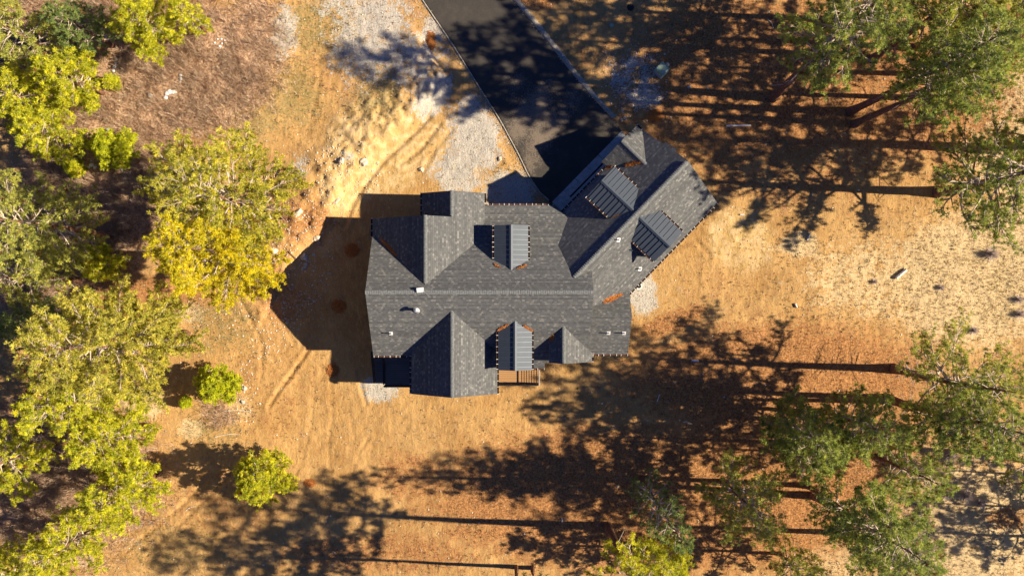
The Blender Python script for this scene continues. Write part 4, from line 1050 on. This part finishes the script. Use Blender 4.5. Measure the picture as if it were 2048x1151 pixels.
def lump(name, px, py, r, mat, label, cat, group=None, sx=1.0, sy=1.0, flat=.6, rot=0.0, seed=0, amp=.28, sub=3, sink=.15):
    g = G(px, py); bm = bmesh.new(); bmesh.ops.create_icosphere(bm, subdivisions=sub, radius=1.0)
    for v in bm.verts:
        d = v.co.normalized(); f = 1 + amp * 1.6 * noise.noise(d * 1.4 + Vector((seed * 3.1, 0, 0))) + amp * .5 * noise.noise(d * 4 + Vector((0, seed, 0)))
        v.co = Vector((d.x * sx, d.y * sy, d.z * flat)) * f * r
    me = bpy.data.meshes.new(name); bm.to_mesh(me); bm.free(); o = link_mesh(name, me, mat)
    o.location = (g.x, g.y, g.z + r * flat * (.5 - sink) if False else g.z + r * flat * .25); o.rotation_euler = (0, 0, rot)
    return tag(o, label, cat, group)
RG = 'pale boulders along the cut bank'
for i, (px, py, r, sx, sy, lb, m_) in enumerate([
    (727, 324, .30, 1.1, 1, 'largest white boulder on the crest of the cut bank', 'rock'), (683, 322, .22, 1.3, .8, 'cream rock left of the largest boulder on the bank', 'rock'),
    (755, 326, .13, 1, 1, 'small white rock right of the largest boulder', 'rock'), (673, 402, .20, 1.7, .7, 'long pale rock lying above the corner of the house shadow', 'rock'),
    (633, 476, .22, 1, 1.2, 'cream rock exactly on the upper left edge of the house shadow', 'rock'), (608, 513, .24, 1, 1.2, 'square grey rock in the house shadow, the biggest there', 'rockgrey'),
    (627, 509, .12, 1, 1, 'small grey rock right of the square grey rock in shadow', 'rockgrey'), (611, 530, .15, 1, 1.4, 'grey rock just below the square one in shadow', 'rockgrey'),
    (606, 537, .12, 1.3, .8, 'flat grey rock lowest of the group in the house shadow', 'rockgrey'), (597, 425, .26, .8, 1.5, 'tall pale rock at the right fringe of the big open pine', 'rock'),
    (546, 503, .26, 1.4, 1, 'broad pinkish rock at the right fringe of the yellow pine', 'rock'), (489, 776, .17, 1.1, .9, 'white rock touching the right side of the vivid young pine', 'rockgrey'),
    (486, 803, .14, 1, 1, 'white rock below the vivid young pine', 'rockgrey'), (843, 339, .18, 1, 1, 'pale rock beside the gravel strip above the house', 'rock'),
    (1250, 236, .14, 1.2, .8, 'cream rock on the right driveway border near the garage', 'rock'), (1243, 240, .11, 1, 1, 'smaller cream rock beside the one on the driveway border', 'rock'),
    (1000, 318, .14, 1.3, .9, 'white rock on the gravel between driveway and house', 'rock'), (1335, 129, .13, 1, 1, 'grey stone beside the green utility box', 'rockgrey'),
    (1378, 174, .12, 1, 1, 'round grey stone in shade right of the green utility box', 'rockgrey'), (300, 192, .2, 1, 1, 'grey stone in the brush left of the snow arc', 'rockgrey')]):
    lump('rock', px, py, r, M[m_], lb, 'rock', RG, sx, sy, .65, i * 1.3, i + 2)
def snow(px, py, pts, r, label, seed):
    """a thin broken patch of old snow made of merged low mounds"""
    g = G(px, py); bm = bmesh.new(); rr = random.Random(seed)
    for (dx, dy, s_) in pts:
        m = bmesh.ops.create_icosphere(bm, subdivisions=2, radius=1)['verts']
        for v in m:
            d = v.co.normalized(); f = 1 + .4 * noise.noise(d * 1.5 + Vector((seed, dx, dy)))
            X_, Y_ = dx * .037 + d.x * f * r * s_, -dy * .037 + d.y * f * r * s_ * .8
            v.co = Vector((X_, Y_, terrain(g.x + X_, g.y + Y_) - g.z + d.z * .07 * s_ + .03))
    me = bpy.data.meshes.new('snow_patch'); bm.to_mesh(me); bm.free(); o = link_mesh('snow_patch', me, M['snow']); o.location = g
    return tag(o, label, 'snow patch', 'old snow patches in the brush')
snow(340, 187, [(-9, 8, .8), (-6, 0, .9), (0, -3, 1), (6, -3, .9), (11, -2, .6)], .20, 'arc of old snow in the middle of the brush', 1)
snow(228, 135, [(4, -16, .6), (3, -9, .8), (1, -1, .9), (-1, 7, .9), (-4, 15, .8), (-6, 21, .5)], .16, 'long thin streak of old snow right of the round yellow-green pine', 2)
snow(440, 84, [(-10, 2, .6), (-4, -5, .5), (3, -6, .6), (9, -3, .5), (4, 3, .5), (0, 9, .8), (14, -7, .4)], .14, 'ring of small snow scraps at the top of the brush', 3)
snow(361, 158, [(0, -7, .8), (1, 0, .9), (0, 6, .6)], .15, 'small snow patch above the snow arc', 4)
snow(206, 268, [(10, -8, .8), (4, -2, .9), (-3, 6, 1.1), (-8, 14, .8), (-14, 20, .6), (2, 8, .7)], .20, 'largest snow patch, above left of the young pine in the brush', 5)
snow(183, 330, [(-5, 5, .7), (0, 0, 1.1), (7, 5, .9), (0, -8, .4)], .17, 'starry snow patch in the shaded brush below the largest one', 6)
snow(212, 78, [(0, -3, .7), (3, 4, .6), (-8, -2, .5)], .14, 'snow scrap in shade under the round lime pine at the top', 7)
snow(245, 340, [(0, 0, .8), (14, 7, .5)], .15, 'small snow scrap right of the starry snow patch', 8)
def debris(px, py, rx, ry, label, seed, n=420, group='rust-coloured needle heaps', on=None, name='needle_heap', L=(.10, .30)):
    rr = np.random.RandomState(seed); a = rr.uniform(0, 2 * pi, n); q = np.sqrt(rr.random_sample(n)) * rr.uniform(.6, 1.1, n)
    g = G(px, py) if on is None else on(px, py)
    x = g.x + np.cos(a) * q * rx; y = g.y + np.sin(a) * q * ry
    z = np.array([terrain(u, v) for u, v in zip(x, y)]); th = rr.uniform(0, pi, n); Lh = rr.uniform(*L, n) / 2; w_ = .012
    top = (1 - np.clip(q, 0, 1)) * .16
    z = z + .01 + top * rr.random_sample(n)
    dx, dy = np.cos(th) * Lh, np.sin(th) * Lh; sx, sy = -np.sin(th) * w_, np.cos(th) * w_; dz = rr.uniform(-.02, .05, n)
    V = np.stack([np.stack([x - dx - sx, y - dy - sy, z], -1), np.stack([x + dx - sx, y + dy - sy, z + dz], -1), np.stack([x + dx + sx, y + dy + sy, z + dz], -1), np.stack([x - dx + sx, y - dy + sy, z], -1)], 1)
    V = V - np.array([g.x, g.y, g.z]); me = np_mesh(name, V.reshape(-1, 3), np.arange(n * 4).reshape(-1, 4), 4)
    o = link_mesh(name, me, M['needles_dry']); o.location = g; return tag(o, label, 'needle heap', group)
debris(704, 500, .55, .5, 'dark rusty heap in the house shadow, upper one', 1, 700)
debris(678, 612, .55, .5, 'dark rusty heap in the house shadow, lower one', 2, 700)
debris(666, 740, .45, .5, 'rusty heap half in sun at the edge of the shadow by the stairs', 3, 700)
debris(862, 82, .32, .75, 'rusty heap on the gravel beside the driveway', 4, 600)
debris(620, 965, .5, .3, 'thin rusty drift near the lone young pine', 5, 250)
debris(1310, 232, .6, .5, 'rusty drift on the ground beyond the garage corner', 6, 400)
# dry needles caught in the roof valleys
def roof_needles(p, q, w_, n, zf, label, seed):
    rr = np.random.RandomState(seed); p, q = Vector((*p, 0)), Vector((*q, 0)); d = q - p; Ln = d.length; d.normalize(); s_ = Vector((-d.y, d.x, 0)); V = []
    for i in range(n):
        t = rr.random_sample() ; u = rr.normal(0, w_ * .5 * (.4 + .6 * sin(pi * min(1, t * 1.1 + .05))))
        c = p + d * Ln * t + s_ * u; th = rr.normal(0, .6) + math.atan2(d.y, d.x); L2 = rr.uniform(.05, .11)
        a = Vector((cos(th), sin(th), 0)) * L2; b = Vector((-sin(th), cos(th), 0)) * .011
        for k_ in (-a - b, a - b, a + b, -a + b):
            e = c + k_; V.append((e.x, e.y, zf(e.x, e.y) + .02 + .05 * (1 - min(1, abs(u) / w_)) * rr.random_sample()))
    V = np.array(V); o0 = V.mean(0); me = np_mesh('needle_drift', V - o0, np.arange(len(V)).reshape(-1, 4), 4)
    o = link_mesh('needle_drift', me, M['needles_dry']); o.location = o0; return tag(o, label, 'needle drift', 'dry needle drifts on the roof')
zfG = lambda x, y: zG(x, y)
zEW = lambda x, y: 4.08 - (ey - y) * (4.08 - 2.09) / (ey - eys) if y < ey else 4.08 - (y - ey) * (4.08 - 2.9) / 1.75
zX = lambda x, y: zc - pG * abs((Vector((x, y, 0)) - Vector((gr0.x, gr0.y, 0))).dot(dg) - uc)
mx = lambda *f: (lambda x, y: max(g_(x, y) for g_ in f))
def pl(px, py, zf): v = roof_hit(px, py, zf); return (v.x, v.y)
f1 = mx(zfG, zEW)
roof_needles(pl(1208, 604, f1), pl(1244, 588, f1), .16, 420, f1, 'bright orange needle drift in the valley of the east wing', 1)
f2 = mx(zfG, zX)
roof_needles(pl(1249, 331, f2), pl(1280, 325, f2), .14, 300, f2, 'orange needle drift in the valley of the garage front gable', 2)
roof_needles(pl(1212, 336, f2), pl(1222, 333, f2), .10, 120, f2, 'small orange needle drift at the garage eave corner', 3)
fA = mx(zS_, lambda x, y: AR - pA * abs(x - AX))
roof_needles(pl(762, 478, fA), pl(792, 510, fA), .14, 300, fA, 'dark rusty needle drift in the long north west valley', 4)
f4 = mx(zS_, lambda x, y: 4.34 - .69 * abs(x - g4.x))
roof_needles(pl(1099, 680, f4), pl(1108, 671, f4), .13, 160, f4, 'dark rusty needle drift beside the small south gable', 5)
fD2 = lambda x, y: zS_(x, y) + .03
roof_needles(pl(996, 660, fD2), pl(1016, 649, fD2), .08, 130, fD2, 'orange needle drift left of the south metal dormer peak', 6)
roof_needles(pl(1048, 652, fD2), pl(1064, 661, fD2), .10, 150, fD2, 'orange needle drift right of the south metal dormer peak', 7)
roof_needles(pl(990, 528, fD2), pl(1000, 534, fD2), .05, 60, fD2, 'orange needle drift left of the north metal dormer peak', 8)
roof_needles(pl(1036, 536, fD2), pl(1052, 530, fD2), .06, 80, fD2, 'orange needle drift right of the north metal dormer peak', 9)
fg = lambda x, y: zfG(x, y) + .02
roof_needles(pl(1222, 433, fg), pl(1240, 427, fg), .06, 90, fg, 'orange needle drift beside the shaded garage dormer', 10)

# utility box, markers, pipes, logs
def bev_box(name, sz, mat, parent=None, loc=(0, 0, 0), bev=.02):
    bm = bmesh.new(); box_at(bm, -sz[0] / 2, sz[0] / 2, -sz[1] / 2, sz[1] / 2, 0, sz[2]); bmesh.ops.bevel(bm, geom=bm.edges[:], offset=bev, segments=2, affect='EDGES')
    o = bm_obj(name, bm, mat, parent); o.location = loc; return o
g = G(1321, 143); ub = empty('utility_box', g); ub.rotation_euler = (0, 0, radians(45)); tag(ub, 'green square utility box, coloured as if sunlit, standing in tree shade right of the driveway', 'utility box')
bev_box('base', (.86, .86, .12), M['concrete'], ub); bev_box('body', (.70, .70, .62), M['green_box'], ub, (0, 0, .10)); bev_box('lid', (.76, .76, .09), M['green_box'], ub, (0, 0, .722), .03)
bm = bmesh.new(); box_at(bm, -.03, .03, -.39, -.352, .35, .47); bm_obj('latch', bm, M['galv'], ub)
g = G(1223, 51); vb = empty('valve_box', g); tag(vb, 'small round green valve box on the ground, top right of the driveway', 'valve box')
bm = bmesh.new(); lathe(bm, (0, 0, -.05), [(.17, 0), (.16, .12)], 20); bm_obj('body', bm, M['green_box'], vb); bm = bmesh.new(); lathe(bm, (0, 0, .072), [(.14, 0), (.135, .03)], 20); bm_obj('lid', bm, M['green_box'], vb)
g = G(1261, 15); mh = empty('access_lid', g); tag(mh, 'round black ground lid near the top edge', 'lid')
bm = bmesh.new(); lathe(bm, (0, 0, -.05), [(.27, 0), (.25, .10)], 24); bm_obj('rim', bm, M['black'], mh); bm = bmesh.new(); lathe(bm, (0, 0, .052), [(.22, 0), (.21, .02), (.05, .03)], 24); bm_obj('cover', bm, M['black'], mh)
def rod(name, a, b, r, mat, label, cat, n=10, group=None, bow=.0, hollow=False, taper=1.0):
    A, B = G(*a), G(*b); A.z += r; B.z += r; L = 8; bm = bmesh.new(); d = (B - A); s_ = Vector((-d.y, d.x, 0)).normalized(); rings = []
    for i in range(L + 1):
        t = i / L; c = A.lerp(B, t) + s_ * bow * sin(pi * t); c.z = max(c.z, terrain(c.x, c.y) + r * .8) - A.z
        rr = r * (1 + (taper - 1) * t) * (1 + (.12 * noise.noise(Vector((i * .9, r * 40, A.x))) if mat in (M['wood'], M['dwood']) else 0))
        f = d.normalized(); u = f.cross(Vector((0, 0, 1))).normalized(); w_ = u.cross(f)
        rings.append([bm.verts.new(Vector((c.x - A.x, c.y - A.y, c.z)) + (u * cos(2 * pi * k_ / n) + w_ * sin(2 * pi * k_ / n)) * rr) for k_ in range(n)])
    for p_, q_ in zip(rings, rings[1:]):
        for k_ in range(n): j = (k_ + 1) % n; bm.faces.new((p_[k_], p_[j], q_[j], q_[k_]))
    bm.faces.new(rings[0][::-1]); bm.faces.new(rings[-1])
    o = bm_obj(name, bm, mat); o.location = A; return tag(o, label, cat, group)
rod('white_pipe', (1452, 252), (1501, 251), .055, M['white'], 'long white plastic pipe lying in the shade right of the garage', 'pipe')
rod('white_pipe', (1383, 720), (1397, 721), .07, M['white'], 'short white pipe lying on the shadow east of the house', 'pipe')
rod('log', (1791, 556), (1811, 539), .12, M['wood'], 'pale sawn log lying alone on straw, right', 'log')
rod('stick', (1124, 1034), (1124, 1044), .035, M['white'], 'small white marker stake lying near the stout shadow, bottom', 'stake')
rod('log', (721, 0), (722, 1), .01, M['wood'], 'x', 'log') if False else None
rod('fallen_branch', (1314, 803), (1319, 788), .03, M['wood'], 'pale thin stick in deep shade south east of the house', 'stick')
rod('fallen_branch', (578, 503), (592, 518), .05, M['dwood'], 'dark broken branch pointing at the tip of the house shadow', 'branch')
rod('fallen_branch', (1614, 480), (1620, 467), .05, M['wood'], 'short pale branch at the lower edge of the thickest shadow', 'branch')
rod('white_pipe', (1480, 429), (1487, 429), .05, M['white'], 'tiny white pipe end in sun below the shadow east of the garage', 'pipe')
rod('fallen_branch', (1590, 607), (1593, 614), .07, M['wood'], 'small white wood chip on dirt right of the tree shadow tops', 'wood chip')
for i, (a, b, lb) in enumerate([((430, 873), (480, 868), 'bare grey stick under the vivid young pine'), ((447, 822), (500, 822), 'long grey branch on the pale patch below the vivid young pine'),
                               ((1366, 843), (1384, 848), 'curved pale stick near the round-topped green pine'), ((372, 1020), (392, 1012), 'pale stick on the dirt track at lower left'),
                               ((1535, 40), (1546, 55), 'pale stick in the upper right grove'), ((1580, 120), (1600, 116), 'grey stick under the upper right grove')]):
    rod('fallen_branch', a, b, .03, M['wood'], lb, 'stick', bow=.1, taper=.4)
# bits beside the east wall
c = G(1277, 572)
pl_ = empty('downspout_drain', c); tag(pl_, 'white drain basin with black top against the east wall of the house', 'drain')
bm = bmesh.new(); lathe(bm, (0, 0, 0), [(.20, 0), (.24, .30), (.20, .30)], 20); bm_obj('basin', bm, M['white'], pl_); bm = bmesh.new(); lathe(bm, (0, 0, .26), [(.16, 0), (.15, .06)], 20); bm_obj('cover', bm, M['black'], pl_)
rod('white_pipe', (1266, 580), (1274, 574), .08, M['white'], 'short white pipe stub beside the drain basin at the east wall', 'pipe')
# grey shrubs on the straw at the right
def shrub(px, py, r, label, seed, c1=(.42, .34, .31), c2=(.80, .70, .66), n=420, name='bare_shrub', group='bare grey shrubs on the straw'):
    g = G(px, py); rr = np.random.RandomState(seed); a = rr.uniform(0, 2 * pi, n); tl = np.abs(rr.normal(.0, .9, n)); L = r * rr.uniform(.5, 1.15, n)
    d = np.stack([np.cos(a) * np.sin(tl), np.sin(a) * np.sin(tl), np.cos(tl)], -1); b = np.stack([np.cos(a), np.sin(a), 0 * a], -1) * .05 * r
    mid = b + d * L[:, None] * .5; tip = b + d * L[:, None] + rr.normal(0, .08 * r, (n, 3)); s_ = np.stack([-np.sin(a), np.cos(a), 0 * a], -1) * .005
    V = np.stack([b - s_, b + s_, mid + s_, tip, mid - s_], 1).reshape(-1, 3); me = np_mesh(name, V, np.arange(n * 5).reshape(-1, 5), 5)
    cc = np.array(c1) + (np.array(c2) - np.array(c1)) * rr.random_sample((n, 1)); set_col(me, 'Tint', np.repeat(cc, 5, 0)); me.materials.append(M['blade'])
    o = link_mesh(name, me); o.location = g; return tag(o, label, 'shrub', group)
for i, (px, py, r, lb) in enumerate([(1980, 508, 1.2, 'dark bare shrub below the pine with the thickest shadow'), (1880, 575, .6, 'small dark shrub on open straw right of the sawn log'),
      (2035, 598, .8, 'dark shrub at the right frame edge, upper one of two'), (2038, 628, .9, 'dark shrub at the right frame edge, lower one of two'), (1898, 910, 1.3, 'bare purple-grey shrub above the straw clearing'),
      (1893, 988, .9, 'grey shrub in the middle of the lower right straw clearing'), (1930, 990, 1.2, 'largest pale grey shrub in the lower right straw clearing'), (1958, 1005, .8, 'grey shrub with a dark core, right of the pale grey shrub'),
      (1842, 1026, .5, 'small dark shrub alone on lower right straw'), (1748, 563, .5, 'low dark shrub left of the sawn log'), (1945, 660, .8, 'pale bare shrub above the open bare-limbed pine')]):
    shrub(px, py, r * .62, lb, 50 + i, n=int(300 + 400 * r))
